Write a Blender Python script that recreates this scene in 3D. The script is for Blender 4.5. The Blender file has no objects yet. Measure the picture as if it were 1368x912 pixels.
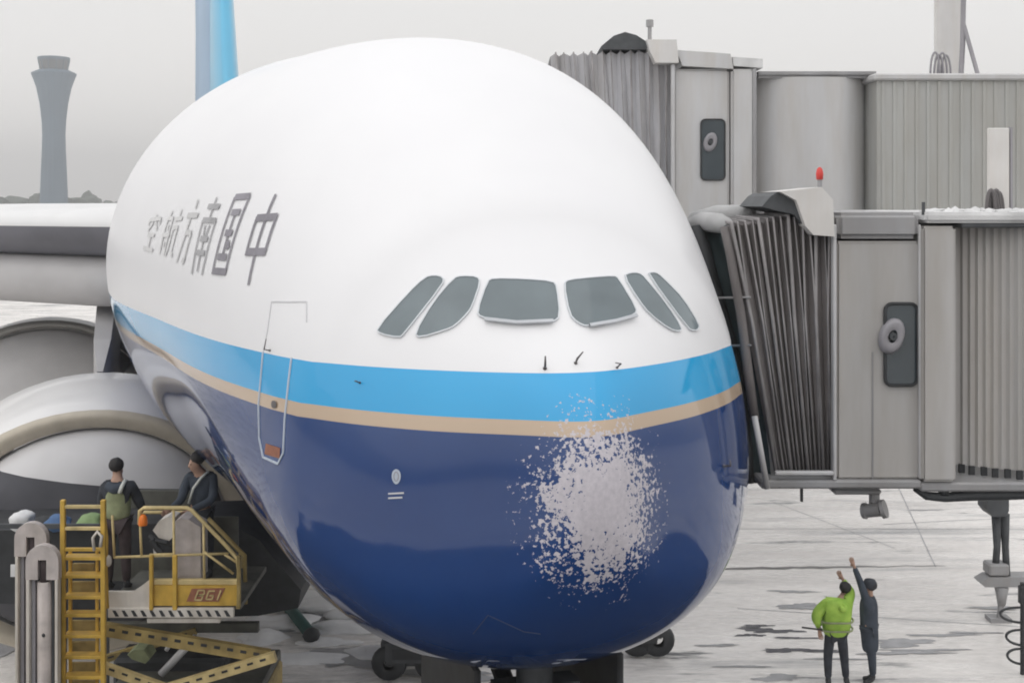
import bpy, bmesh, math, random
from mathutils import Vector, Matrix
from mathutils.bvhtree import BVHTree
random.seed(7)
sc = bpy.context.scene
COL = sc.collection
# ---------------------------------------------------------------- camera
F, CX, HY, H = 1574.0, 684.0, 270.0, 8.0          # focal length and horizon in photo pixels, eye height in metres
cam = bpy.data.objects.new('camera', bpy.data.cameras.new('camera')); COL.objects.link(cam)
cam.location = (0, 0, H); cam.rotation_euler = (math.radians(90), 0, 0)
cam.data.sensor_width = 36; cam.data.lens = 36*F/1368; cam.data.shift_y = -(456-HY)/1368
cam.data.clip_start = .1; cam.data.clip_end = 6000
sc.camera = cam
sc.render.resolution_x, sc.render.resolution_y = 1024, 682
# ---------------------------------------------------------------- sky: flat winter overcast
w = bpy.data.worlds.new("World"); sc.world = w; w.use_nodes = True
nt = w.node_tree; bg = nt.nodes['Background']
SUN_EL, SUN_ROT = math.radians(58), math.radians(215)
sky = nt.nodes.new('ShaderNodeTexSky'); sky.sky_type = 'NISHITA'; sky.sun_disc = False
sky.sun_elevation = SUN_EL; sky.sun_rotation = SUN_ROT; sky.dust_density = 6; sky.air_density = 1.5
hsv = nt.nodes.new('ShaderNodeHueSaturation'); hsv.inputs['Saturation'].default_value = .1
nt.links.new(sky.outputs[0], hsv.inputs['Color'])
tc = nt.nodes.new('ShaderNodeTexCoord'); sx = nt.nodes.new('ShaderNodeSeparateXYZ'); nt.links.new(tc.outputs['Generated'], sx.inputs[0])
rmp = nt.nodes.new('ShaderNodeValToRGB'); nt.links.new(sx.outputs['Z'], rmp.inputs[0])
e = rmp.color_ramp.elements; e[0].position = 0; e[0].color = (.96, .93, .90, 1); e[1].position = .9; e[1].color = (.98, .98, 1.0, 1)
k = rmp.color_ramp.elements.new(.16); k.color = (.83, .82, .81, 1)
ml = nt.nodes.new('ShaderNodeVectorMath'); ml.operation = 'SCALE'; ml.inputs['Scale'].default_value = 12.0
nt.links.new(rmp.outputs[0], ml.inputs[0])
mx = nt.nodes.new('ShaderNodeMix'); mx.data_type = 'RGBA'; mx.inputs[0].default_value = .93
nt.links.new(hsv.outputs[0], mx.inputs[6]); nt.links.new(ml.outputs[0], mx.inputs[7])
nt.links.new(mx.outputs[2], bg.inputs['Color']); bg.inputs['Strength'].default_value = .1
sun = bpy.data.objects.new('sun', bpy.data.lights.new('sun', 'SUN')); COL.objects.link(sun)
sun.data.energy = .8; sun.data.angle = math.radians(110); sun.data.color = (1, .975, .94)
# light comes from behind and left of the viewer, high
sd_ = Vector((math.sin(SUN_ROT)*math.cos(SUN_EL), math.cos(SUN_ROT)*math.cos(SUN_EL), math.sin(SUN_EL)))
sun.rotation_euler = sd_.to_track_quat('Z', 'Y').to_euler()
sc.cycles.pixel_filter_type = 'BLACKMAN_HARRIS'; sc.cycles.filter_width = 1.9
sc.view_settings.view_transform = 'Standard'; sc.view_settings.look = 'None'
sc.view_settings.exposure = 0.06; sc.view_settings.gamma = 1

# ---------------------------------------------------------------- helpers
def at(px, py, D): return Vector(((px-CX)*D/F, D, H-(py-HY)*D/F))
M = {}
def mat(name, c, rough=.5, metal=0, var=.08, scale=3., bump=.0, bscale=20., coat=0, c2=None, spec=.5, stretch=(1,1,1), streak=0):
    m = bpy.data.materials.new(name); m.use_nodes = True; n = m.node_tree; b = n.nodes['Principled BSDF']
    t = n.nodes.new('ShaderNodeTexCoord'); mp = n.nodes.new('ShaderNodeMapping'); mp.inputs['Scale'].default_value = stretch
    n.links.new(t.outputs['Object'], mp.inputs[0])
    nz = n.nodes.new('ShaderNodeTexNoise'); nz.inputs['Scale'].default_value = scale; nz.inputs['Detail'].default_value = 5
    n.links.new(mp.outputs[0], nz.inputs['Vector'])
    r = n.nodes.new('ShaderNodeValToRGB'); n.links.new(nz.outputs['Fac'], r.inputs[0])
    r.color_ramp.elements[0].position = .3; r.color_ramp.elements[1].position = .7
    if c2 is None: lo = [max(0, x*(1-var)) for x in c]; hi = [min(1, x*(1+var)) for x in c]
    else: lo, hi = c, c2
    r.color_ramp.elements[0].color = (*lo, 1); r.color_ramp.elements[1].color = (*hi, 1)
    out_ = r.outputs[0]
    if streak:
        m2 = n.nodes.new('ShaderNodeMapping'); m2.inputs['Scale'].default_value = (2.2, 2.2, .3); n.links.new(t.outputs['Object'], m2.inputs[0])
        z3 = n.nodes.new('ShaderNodeTexNoise'); z3.inputs['Scale'].default_value = 1.6; z3.inputs['Detail'].default_value = 6; z3.inputs['Roughness'].default_value = .65; n.links.new(m2.outputs[0], z3.inputs['Vector'])
        r3 = n.nodes.new('ShaderNodeValToRGB'); n.links.new(z3.outputs['Fac'], r3.inputs[0]); r3.color_ramp.elements[0].position = .34; r3.color_ramp.elements[1].position = .62
        q = 1-streak; r3.color_ramp.elements[0].color = (q, q*.97, q*.93, 1); r3.color_ramp.elements[1].color = (1, 1, 1, 1)
        x = n.nodes.new('ShaderNodeMix'); x.data_type = 'RGBA'; x.blend_type = 'MULTIPLY'; x.inputs[0].default_value = 1
        n.links.new(out_, x.inputs[6]); n.links.new(r3.outputs[0], x.inputs[7]); out_ = x.outputs[2]
    n.links.new(out_, b.inputs['Base Color'])
    b.inputs['Roughness'].default_value = rough; b.inputs['Metallic'].default_value = metal
    b.inputs['Coat Weight'].default_value = coat; b.inputs['Coat Roughness'].default_value = .08
    b.inputs['Specular IOR Level'].default_value = spec
    if bump:
        z2 = n.nodes.new('ShaderNodeTexNoise'); z2.inputs['Scale'].default_value = bscale; z2.inputs['Detail'].default_value = 4
        n.links.new(mp.outputs[0], z2.inputs['Vector'])
        bp = n.nodes.new('ShaderNodeBump'); bp.inputs['Strength'].default_value = bump; bp.inputs['Distance'].default_value = .02
        n.links.new(z2.outputs['Fac'], bp.inputs['Height']); n.links.new(bp.outputs[0], b.inputs['Normal'])
    M[name] = m; return m
def obj(name, bm, m, parent=None, origin=None, smooth=False):
    me = bpy.data.meshes.new(name)
    if origin is not None: bmesh.ops.translate(bm, verts=bm.verts, vec=-Vector(origin))
    if smooth:
        for f in bm.faces: f.smooth = True
    bm.to_mesh(me); bm.free(); me.materials.append(M[m] if isinstance(m, str) else m)
    if smooth == 'auto': me.set_sharp_from_angle(angle=math.radians(35))
    o = bpy.data.objects.new(name, me); COL.objects.link(o)
    if parent: o.parent = parent
    return o
def tag(o, label=None, cat=None, group=None, kind=None):
    if label: o['label'] = label
    if cat: o['category'] = cat
    if group: o['group'] = group
    if kind: o['kind'] = kind
    return o
class Thing:
    def __init__(s, name, loc, label, cat, group=None, rz=0):
        s.e = bpy.data.objects.new(name, None); COL.objects.link(s.e); s.e.location = loc; s.o = Vector(loc); s.e.rotation_euler.z = rz
        s.e.empty_display_size = .2
        tag(s.e, label, cat, group)
    def part(s, name, bm, m, parent=None, smooth=False, label=None, kind=None):
        o = obj(name, bm, m, parent or s.e, s.o, smooth); tag(o, label, kind=kind); return o
def struct(name, bm, m, smooth=False):
    return tag(obj(name, bm, m, smooth=smooth), kind='structure')
def B(): return bmesh.new()
def quad(bm, *p):
    return bm.faces.new([bm.verts.new(q) for q in p])
def box(bm, lo, hi, bev=0, seg=1, rot=None):
    lo, hi = Vector(lo), Vector(hi); c = (lo+hi)/2; d = hi-lo
    g = bmesh.ops.create_cube(bm, size=1)['verts']
    for v in g: v.co = Vector((v.co.x*d.x, v.co.y*d.y, v.co.z*d.z))
    if bev:
        es = {e for v in g for e in v.link_edges}
        r = bmesh.ops.bevel(bm, geom=list(es), offset=bev, segments=seg, affect='EDGES'); g = list({v for f in r['faces'] for v in f.verts}|{v for v in g if v.is_valid})
    for v in g:
        v.co = (rot @ v.co if rot else v.co) + c
    return bm
def pbox(bm, x0, x1, y0, y1, D, dep, bev=0, seg=1):
    a = at(x0, y1, D); b = at(x1, y0, D)
    return box(bm, (a.x, D, a.z), (b.x, D+dep, b.z), bev, seg)
def tube(bm, pts, r, n=8, cap=True):
    pts = [Vector(p) for p in pts]; rs = r if isinstance(r, (list, tuple)) else [r]*len(pts)
    rings = []; up = None
    for i, p in enumerate(pts):
        t = (pts[min(i+1, len(pts)-1)]-pts[max(i-1, 0)]).normalized()
        if up is None: up = t.orthogonal().normalized()
        up = (up - t*up.dot(t)).normalized(); sdv = t.cross(up)
        rings.append([bm.verts.new(p+(up*math.cos(a)+sdv*math.sin(a))*rs[i]) for a in [2*math.pi*k/n for k in range(n)]])
    for a, b in zip(rings, rings[1:]):
        for k in range(n): bm.faces.new((a[k], a[(k+1) % n], b[(k+1) % n], b[k]))
    if cap: bm.faces.new(rings[0][::-1]); bm.faces.new(rings[-1])
    return bm
def bar(bm, a, b, w, h=None):      # square bar between two points
    a, b = Vector(a), Vector(b); h = h or w; t = b-a
    rot = t.to_track_quat('X', 'Z').to_matrix()
    c = (a+b)/2; L = t.length
    g = bmesh.ops.create_cube(bm, size=1)['verts']
    for v in g: v.co = rot @ Vector((v.co.x*L, v.co.y*w, v.co.z*h)) + c
    return bm
def prism(bm, pts, D, dep):        # outline in photo px at depth D, given real thickness
    f = [bm.verts.new(at(x, y, D)) for x, y in pts]; g = [bm.verts.new(v.co+Vector((0, dep, 0))) for v in f]
    n = len(pts); bm.faces.new(f); bm.faces.new(g[::-1])
    for i in range(n): bm.faces.new((f[i], g[i], g[(i+1) % n], f[(i+1) % n]))
    bmesh.ops.recalc_face_normals(bm, faces=bm.faces); return bm
def lathe(bm, prof, c, n=32, axis='Z', cap=False):
    c = Vector(c); rings = []
    for r, z in prof:
        rr = []
        for k in range(n):
            a = 2*math.pi*k/n; x, y = r*math.cos(a), r*math.sin(a)
            rr.append(bm.verts.new(c+(Vector((x, y, z)) if axis == 'Z' else Vector((x, z, y)))))
        rings.append(rr)
    for a, b in zip(rings, rings[1:]):
        for k in range(n): bm.faces.new((a[k], a[(k+1) % n], b[(k+1) % n], b[k]))
    if cap: bm.faces.new(rings[0][::-1]); bm.faces.new(rings[-1])
    bmesh.ops.recalc_face_normals(bm, faces=bm.faces); return bm
def blob(bm, c, r, rough=.15, sub=2, seed=0):
    rnd = random.Random(seed); g = bmesh.ops.create_icosphere(bm, subdivisions=sub, radius=1)['verts']
    ph = [rnd.uniform(0, 6) for _ in range(6)]
    for v in g:
        k = 1+rough*(math.sin(v.co.x*3+ph[0])+math.sin(v.co.y*4+ph[1])+math.sin(v.co.z*5+ph[2])+.5*math.sin(v.co.x*9+ph[3]))/3
        v.co = Vector((v.co.x*r[0]*k, v.co.y*r[1]*k, v.co.z*r[2]*k))+Vector(c)
    return bm

# ---------------------------------------------------------------- materials
mat('grey_metal', (.32, .32, .33), .5, .0, .14, 1.6, .08, 6, stretch=(1, 1, .25), streak=.09)
mat('light_grey_metal', (.45, .44, .43), .5, 0, .12, 1.6, .05, 6, stretch=(1, 1, .2), streak=.09)
mat('upper_metal_hazed', (.55, .55, .555), .5, 0, .08, 1.6, .05, 6, stretch=(1, 1, .2), streak=.07)  # lighter metal: haze over the upper bridge put into the colour
mat('tunnel_metal', (.43, .435, .42), .5, 0, .08, .8, .05, 6, stretch=(1.5, 1, .2), streak=.09)
mat('roof_snowy', (.62, .62, .62), .8, 0, .2, 2.5, .3, 12)
mat('white_box', (.66, .65, .64), .55, 0, .06, 2, streak=.07)
mat('pale_strip', (.55, .55, .56), .5, streak=.07)
mat('dark_metal', (.06, .065, .07), .55, 0, .3, 4)
mat('black_rubber', (.03, .032, .035), .6, 0, .3, 6)
mat('bellows_brown', (.20, .185, .185), .75, 0, .22, 2.0, .3, 14, stretch=(2, 1, .4), streak=.3)
mat('bellows_grey', (.44, .44, .46), .75, 0, .15, 1.5, .3, 14, stretch=(2, 1, .4), streak=.2)
mat('bellows_edge', (.30, .285, .285), .7, 0, .25, 3)
mat('hood_grey', (.4, .4, .4), .85, 0, .15, 3, .4, 8)
mat('teal_dark', (.035, .055, .06), .7, 0, .3, 3)
mat('window_dark', (.045, .06, .07), .12, 0, .1, 2, coat=.3)
mat('lens_grey', (.30, .29, .31), .4)
mat('red_light', (.6, .05, .04), .4)
mat('orange_light', (.9, .22, .02), .4)
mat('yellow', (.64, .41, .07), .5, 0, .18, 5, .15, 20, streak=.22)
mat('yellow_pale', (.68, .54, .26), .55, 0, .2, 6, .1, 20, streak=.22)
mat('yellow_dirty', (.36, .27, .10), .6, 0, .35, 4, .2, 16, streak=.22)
mat('olive_dark', (.10, .10, .085), .6, 0, .35, 4)
mat('white_paint', (.72, .68, .62), .5, 0, .1, 5, streak=.22)
mat('grime_white', (.55, .50, .48), .6, 0, .2, 5, streak=.22)
mat('marking_red', (.30, .12, .07), .6, 0, .2, 14)
mat('skin', (.42, .26, .19), .6)
mat('hair', (.02, .018, .018), .7)
mat('hiviz', (.22, .42, .04), .7, 0, .25, 5, .9, 9, c2=(.42, .62, .10))
mat('vest', (.27, .30, .17), .8, 0, .25, 6, .4, 14)
mat('reflective', (.62, .64, .60), .5)
mat('cloth_dark', (.035, .04, .05), .85, 0, .35, 7, .6, 12)
mat('cloth_navy', (.035, .045, .06), .85, 0, .3, 5, .9, 8, c2=(.06, .075, .10))
mat('cloth_brown', (.055, .04, .042), .85, 0, .3, 7, .6, 12)
mat('tower', (.07, .12, .17), .8, 0, .1, .05)
mat('tower_glass', (.08, .09, .10), .4)
mat('tree_far', (.06, .075, .06), .9, 0, .5, .05)
mat('alu', (.62, .62, .64), .35, .25, .06, 1.5, coat=.1)
mat('wing_under_shade', (.14, .14, .16), .45, .0, .2, .8)  # shade below the leading edge put into a darker underside colour
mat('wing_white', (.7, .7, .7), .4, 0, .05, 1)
mat('cowl', (.72, .71, .70), .35, 0, .05, 1, coat=.3)
mat('cowl_inner', (.46, .45, .45), .45, 0, .08, 1.2)
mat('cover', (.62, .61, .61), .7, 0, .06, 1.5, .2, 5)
mat('cover_shade', (.07, .07, .08), .8, 0, .2, 1.5, .2, 5)  # dark colour standing for the shade low on the inlet cover
mat('lip', (.47, .42, .34), .45, .1, .12, 3)
mat('lip_grey', (.32, .31, .29), .4, .2, .12, 3)
mat('fan', (.03, .032, .036), .4, .3, .3, 3)
mat('fin_blue', (.07, .40, .62), .35, 0, .08, .15, coat=.3)
mat('rudder_grey', (.30, .42, .56), .5, 0, .1, .2)
mat('glass_cockpit', (.13, .165, .18), .06, 0, .18, 1.5, coat=.5)
mat('frame_grey', (.50, .52, .55), .4)
mat('frame_pale', (.62, .65, .68), .4)
mat('letter_grey', (.25, .24, .27), .6, 0, .2, 2)
mat('letter_mid', (.36, .36, .37), .6, 0, .2, 2); mat('letter_pale', (.67, .67, .67), .6)
mat('letter_faded', (.57, .57, .57), .6, 0, .1, 2)
mat('window_washed', (.66, .66, .66), .5)
mat('seam_blue', (.05, .07, .14), .5)
mat('door_line', (.48, .54, .62), .4)
mat('door_line_grey', (.62, .62, .64), .5)
mat('probe', (.12, .11, .11), .5)
mat('bag_blue', (.08, .16, .32), .7); mat('bag_green', (.25, .36, .16), .7); mat('bag_white', (.72, .72, .72), .7); mat('bag_brown', (.16, .10, .08), .7)
mat('hose_green', (.03, .09, .08), .6)
mat('snow', (.80, .80, .80), .8, 0, .06, 4, .6, 10)
mat('headlamp', (.85, .86, .88), .2)

def ground_mat():
    m = bpy.data.materials.new('snowy_apron'); m.use_nodes = True; n = m.node_tree; b = n.nodes['Principled BSDF']
    t = n.nodes.new('ShaderNodeTexCoord')
    def noise(scale, st, det=6, rough=.55, rot=0):
        mp = n.nodes.new('ShaderNodeMapping'); mp.inputs['Scale'].default_value = st; mp.inputs['Rotation'].default_value = (0, 0, rot)
        n.links.new(t.outputs['Object'], mp.inputs[0]); z = n.nodes.new('ShaderNodeTexNoise'); z.inputs['Scale'].default_value = scale
        z.inputs['Detail'].default_value = det; z.inputs['Roughness'].default_value = rough; n.links.new(mp.outputs[0], z.inputs['Vector']); return z.outputs['Fac']
    def ramp(src, p0, c0, p1, c1):
        r = n.nodes.new('ShaderNodeValToRGB'); n.links.new(src, r.inputs[0]); e = r.color_ramp.elements
        e[0].position = p0; e[0].color = (*c0, 1); e[1].position = p1; e[1].color = (*c1, 1); return r.outputs[0]
    def mixc(f, a, b_, mode='MIX'):
        x = n.nodes.new('ShaderNodeMix'); x.data_type = 'RGBA'; x.blend_type = mode
        if isinstance(f, float): x.inputs[0].default_value = f
        else: n.links.new(f, x.inputs[0])
        for i, v in ((6, a), (7, b_)):
            if isinstance(v, tuple): x.inputs[i].default_value = (*v, 1)
            else: n.links.new(v, x.inputs[i])
        return x.outputs[2]
    base = ramp(noise(.5, (.4, 1.3, 1)), .35, (.70, .67, .64), .65, (.88, .85, .815))
    streak = ramp(noise(1.0, (.13, 1.1, 1), 8, .66, .06), .54, (0, 0, 0), .70, (1, 1, 1))
    col = mixc(streak, base, (.40, .40, .40))
    slush = ramp(noise(1.4, (.22, 1.4, 1), 9, .6, -.12), .60, (0, 0, 0), .67, (1, 1, 1))
    col = mixc(slush, col, (.12, .125, .13))
    fine = ramp(noise(7, (.6, 1.4, 1), 5), .3, (.86, .86, .86), .7, (1.06, 1.06, 1.06))
    col = mixc(1.0, col, fine, 'MULTIPLY')
    n.links.new(col, b.inputs['Base Color'])
    rr = ramp(noise(1.4, (.22, 1.4, 1), 9, .6, -.12), .42, (.50, .50, .50), .60, (.10, .10, .10)); n.links.new(rr, b.inputs['Roughness'])
    bp = n.nodes.new('ShaderNodeBump'); bp.inputs['Strength'].default_value = .35; bp.inputs['Distance'].default_value = .05
    n.links.new(noise(5, (.7, 1.6, 1), 6), bp.inputs['Height']); n.links.new(bp.outputs[0], b.inputs['Normal'])
    M['ground'] = m
ground_mat()
mat('bounce_cut_dark', (.03, .03, .032), .3, 0, .3, 2, .3, 30)  # dark colour of the added sheet that lowers bounce light
mat('joint_dark', (.16, .155, .15), .5, 0, .3, 3); mat('puddle', (.10, .10, .11), .18, 0, .3, 2); mat('slush', (.30, .30, .31), .35, 0, .25, 2.5, .3, 9)

def body_mat():
    m = bpy.data.materials.new('airliner_paint'); m.use_nodes = True; n = m.node_tree; b = n.nodes['Principled BSDF']
    t = n.nodes.new('ShaderNodeTexCoord'); s = n.nodes.new('ShaderNodeSeparateXYZ'); n.links.new(t.outputs['Object'], s.inputs[0])
    def math_(op, a, c=0., d=None):
        x = n.nodes.new('ShaderNodeMath'); x.operation = op
        for i, v in enumerate((a, c, d)):
            if v is None: continue
            if isinstance(v, (int, float)): x.inputs[i].default_value = v
            else: n.links.new(v, x.inputs[i])
        return x.outputs[0]
    def mixc(f, a, b_):
        x = n.nodes.new('ShaderNodeMix'); x.data_type = 'RGBA'; n.links.new(f, x.inputs[0])
        for i, v in ((6, a), (7, b_)):
            if isinstance(v, tuple): x.inputs[i].default_value = (*v, 1)
            else: n.links.new(v, x.inputs[i])
        return x.outputs[2]
    def noise(sc_, det=4, rough=.5):
        z = n.nodes.new('ShaderNodeTexNoise'); z.inputs['Scale'].default_value = sc_; z.inputs['Detail'].default_value = det; z.inputs['Roughness'].default_value = rough
        n.links.new(t.outputs['Object'], z.inputs['Vector']); return z.outputs['Fac']
    Z = s.outputs['Z']; X = s.outputs['X']; Y = s.outputs['Y']
    zz = Z
    col = (.018, .05, .19)
    dirt = noise(1.3, 5)
    nv = mixc(dirt, (.006, .035, .145), (.009, .052, .20))
    c1 = mixc(math_('GREATER_THAN', zz, GOLD0), nv, (.52, .40, .29))
    cy = mixc(noise(.8, 2), (.018, .33, .66), (.035, .40, .74))
    c2 = mixc(math_('GREATER_THAN', zz, GOLD1), c1, cy)
    wh = mixc(dirt, (.76, .76, .775), (.81, .81, .82))
    c3 = mixc(math_('GREATER_THAN', zz, BLUE1), c2, wh)
    # hail-stripped paint on the nose tip
    dx = math_('DIVIDE', math_('SUBTRACT', X, FX), FA); dz = math_('DIVIDE', math_('SUBTRACT', Z, FZ), FB)
    r = math_('SQRT', math_('ADD', math_('MULTIPLY', dx, dx), math_('MULTIPLY', dz, dz)))
    front = math_('LESS_THAN', Y, 2.5)
    v = math_('MULTIPLY', math_('SUBTRACT', 1.0, r), 1.5)
    v = math_('ADD', v, math_('MULTIPLY', math_('SUBTRACT', noise(29, 4, .62), .5), 4.1))
    v = math_('ADD', v, math_('MULTIPLY', math_('SUBTRACT', noise(5, 2), .5), 1.3))
    k = n.nodes.new('ShaderNodeMapRange'); k.interpolation_type = 'SMOOTHSTEP'; n.links.new(v, k.inputs[0])
    k.inputs[1].default_value = .34; k.inputs[2].default_value = .44
    inside = math_('LESS_THAN', r, 1.25)
    chip = math_('MULTIPLY', math_('MULTIPLY', k.outputs[0], front), inside)
    cc = mixc(noise(30, 2), (.42, .40, .44), (.68, .64, .68))
    c4 = mixc(chip, c3, cc)
    n.links.new(c4, b.inputs['Base Color'])
    n.links.new(math_('ADD', .13, math_('MULTIPLY', chip, .5)), b.inputs['Roughness'])
    isw = math_('GREATER_THAN', Z, BLUE1); rgh = math_('ADD', .07, math_('MULTIPLY', isw, .27)); n.links.new(math_('MULTIPLY', math_('MULTIPLY', math_('SUBTRACT', 1.0, isw), math_('SUBTRACT', 1.0, chip)), .35), b.inputs['Coat Weight']); b.inputs['Coat Roughness'].default_value = .04; n.links.new(math_('ADD', rgh, math_('MULTIPLY', chip, .5)), b.inputs['Roughness'])
    # skin panel joints: fine grooves across and along, kept off the radome
    def groove(src, period, width):
        f = math_('ABSOLUTE', math_('SUBTRACT', math_('FRACT', math_('DIVIDE', src, period)), .5))
        return math_('LESS_THAN', f, width/period)
    g = math_('MAXIMUM', groove(math_('ADD', Y, .9), 2.6, .010), groove(math_('ADD', Z, .35), 1.9, .008))
    g = math_('MULTIPLY', g, math_('GREATER_THAN', Y, 2.2))
    bp = n.nodes.new('ShaderNodeBump'); bp.inputs['Strength'].default_value = .25; bp.inputs['Distance'].default_value = .01; bp.invert = True
    hh = math_('ADD', g, math_('MULTIPLY', noise(1.6, 2), .16)); hh = math_('SUBTRACT', hh, math_('MULTIPLY', chip, .6))
    n.links.new(hh, bp.inputs['Height']); n.links.new(bp.outputs[0], b.inputs['Normal'])
    M['body'] = m
BLUE1, GOLD1, GOLD0 = 6.68, 6.345, 6.235
FX, FZ, FA, FB = .06, 5.72, .56, .68
body_mat()

# ---------------------------------------------------------------- ground and far setting
bm = B()
R = 2000
bmesh.ops.create_grid(bm, x_segments=40, y_segments=40, size=R)
struct('ground', bm, 'ground')
bm = B()
def strip(bm, pts, w, z):
    pts = [Vector(p) for p in pts]; prev = None
    for i, p in enumerate(pts):
        t = (pts[min(i+1, len(pts)-1)]-pts[max(i-1, 0)]).normalized(); nrm = Vector((-t.y, t.x))
        ww = w[i] if isinstance(w, list) else w
        a = bm.verts.new((p.x+nrm.x*ww/2, p.y+nrm.y*ww/2, z)); b = bm.verts.new((p.x-nrm.x*ww/2, p.y-nrm.y*ww/2, z))
        if prev: bm.faces.new((prev[0], prev[1], b, a))
        prev = (a, b)
def gp(px, py):                    # point of the ground seen at a photo pixel
    D = H*F/(py-HY); return Vector(((px-CX)*D/F, D))
def wob(a, b, n, amp, seed):
    r = random.Random(seed); return [a.lerp(b, i/n)+Vector((0, r.uniform(-amp, amp))) for i in range(n+1)]
strip(bm, wob(gp(930, 760), gp(1262, 755), 26, .03, 1), [.05+.16*math.sin(math.pi*min(1, i/26*1.2+.1))*random.uniform(.6, 1.2) if i < 26 else .02 for i in range(27)], .004)
struct('drain_channel', bm, 'joint_dark')
def irregular(px, py, rx, ry, seed, z=.006):
    r = random.Random(seed); bm = B(); c = gp(px, py); D = c.y
    n = 44; ph = [r.uniform(0, 6) for _ in range(4)]; vs = []
    for k in range(n):
        a = 2*math.pi*k/n; q = 1+.28*math.sin(2*a+ph[0])+.22*math.sin(3*a+ph[1])+.16*math.sin(7*a+ph[2])+.09*math.sin(13*a+ph[3])
        vs.append(bm.verts.new((c.x+math.cos(a)*rx*D/F*q, c.y+math.sin(a)*ry*D*D/(F*H)*q, z)))
    bm.faces.new(vs); return bm
for i, (x, y, rx, ry) in enumerate([(1028, 842, 36, 3.2), (1002, 848, 16, 2), (1045, 868, 28, 2.6), (1090, 869, 45, 1.8), (1205, 858, 42, 5), (1260, 848, 40, 2),
                                    (1040, 905, 30, 4), (1070, 808, 26, 2.2), (1060, 790, 30, 1.4), (1240, 868, 45, 1.6), (990, 890, 30, 1.4), (1120, 880, 40, 1.2), (1010, 836, 22, 1.6), (1062, 852, 26, 1.2), (1075, 812, 30, 2.0), (1300, 845, 30, 1.2), (1210, 872, 50, 2.2), (960, 862, 24, 1.6), (1330, 812, 40, 1.6)]):
    struct('meltwater_puddle', irregular(x, y, rx, ry, 50+i, .004+.0005*i), 'puddle' if i in (0, 1, 2, 3, 12, 13) else 'slush')
for i, (x, y, rx, ry) in enumerate([(430, 830, 60, 16), (470, 880, 60, 12), (30, 860, 60, 24), (600, 900, 60, 8)]):
    struct('slush_patch', irregular(x, y, rx, ry, 80+i, .012+.0005*i), 'slush')
# unseen dark sheet added under the nose to cut bounce light on the hull
rw = random.Random(12); bm = B(); vs = []
for k in range(60):
    a = 2*math.pi*k/60; q = 1+.05*math.sin(3*a)+.04*math.sin(7*a+1)+rw.uniform(-.03, .03)
    vs.append(bm.verts.new((3+26*math.cos(a)*q, 1+14.6*math.sin(a)*q, .02)))
bm.faces.new(vs); struct('bounce_cut_sheet', bm, 'bounce_cut_dark')
# heaped snow left by the plough under the aircraft
bm = B()
for i, (x, y, a, b, c) in enumerate([(395, 800, .9, .35, .16), (430, 812, .8, .3, .12), (372, 832, .6, .3, .14), (455, 838, .9, .3, .1), (350, 852, .5, .3, .1), (480, 822, .7, .3, .12), (412, 880, .7, .25, .08), (20, 815, 1.6, .5, .2), (505, 872, .6, .25, .1), (440, 858, .5, .2, .08)]):
    p = gp(x, y); blob(bm, (p.x, p.y, .0), (a, b, c), .5, 3, i)
for a, b, w_ in ((gp(1028, 668), gp(1195, 732), .03), (gp(1180, 700), gp(1380, 690), .03), (gp(985, 812), gp(1380, 838), .03), (gp(1195, 640), gp(1250, 757), .03), (gp(940, 706), gp(1368, 706), .03)):
    b2 = B(); strip(b2, wob(a, b, 20, .012, int(w_*1000)), w_, .003); struct('slab_joint', b2, 'slush')
tag(obj('snow_ridge', bm, 'snow', smooth=True), 'low heaps of ploughed snow on the apron below the blue nose', 'snow', kind='stuff')

T = Thing('control_tower', (at(72, 270, 585).x, 585, 0), 'slim grey air traffic control tower flaring out below its cab, far off in haze', 'control tower')
s_ = 585/F
def tz(y): return H+(HY-y)*s_
c = (at(72, 270, 585).x, 585, 0)
bm = B(); lathe(bm, [(18*s_, 0), (17.5*s_, tz(262)), (16.5*s_, tz(235)), (15*s_, tz(200)), (14.5*s_, tz(180)), (15.5*s_, tz(160)), (18*s_, tz(138)), (22*s_, tz(118)), (26*s_, tz(106)), (28.5*s_, tz(100)), (28.5*s_, tz(98)), (20*s_, tz(94))], c, 16)
T.part('shaft', bm, 'tower')
bm = B(); lathe(bm, [(17*s_, tz(94.5)), (19.5*s_, tz(81))], c, 12); T.part('cab_window', bm, 'tower_glass')
bm = B(); lathe(bm, [(20.5*s_, tz(81)), (20.8*s_, tz(77)), (9*s_, tz(75.5)), (.1, tz(75))], c, 12); T.part('roof', bm, 'tower')
bm = B()
for i in range(12): bar(bm, (c[0]+17.3*s_*math.cos(i*math.pi/6), c[1]+17.3*s_*math.sin(i*math.pi/6), tz(94.5)), (c[0]+20*s_*math.cos(i*math.pi/6), c[1]+20*s_*math.sin(i*math.pi/6), tz(81)), .35)
T.part('mullion', bm, 'tower', kind='stuff')
bm = B(); rr = random.Random(3)
for i in range(420):
    x = rr.uniform(-330, 700); d = rr.uniform(600, 760)
    hgt = 4+2.5*math.sin(x*.02)+2*math.sin(x*.071+1)+rr.uniform(-1, 4)
    blob(bm, (x, d, hgt*.5), (rr.uniform(4, 9), 5, hgt*.75), .6, 2, i)
tag(obj('far_tree_line', bm, 'tree_far'), 'dim low line of trees along the hazy horizon', 'trees', kind='stuff')

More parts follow.
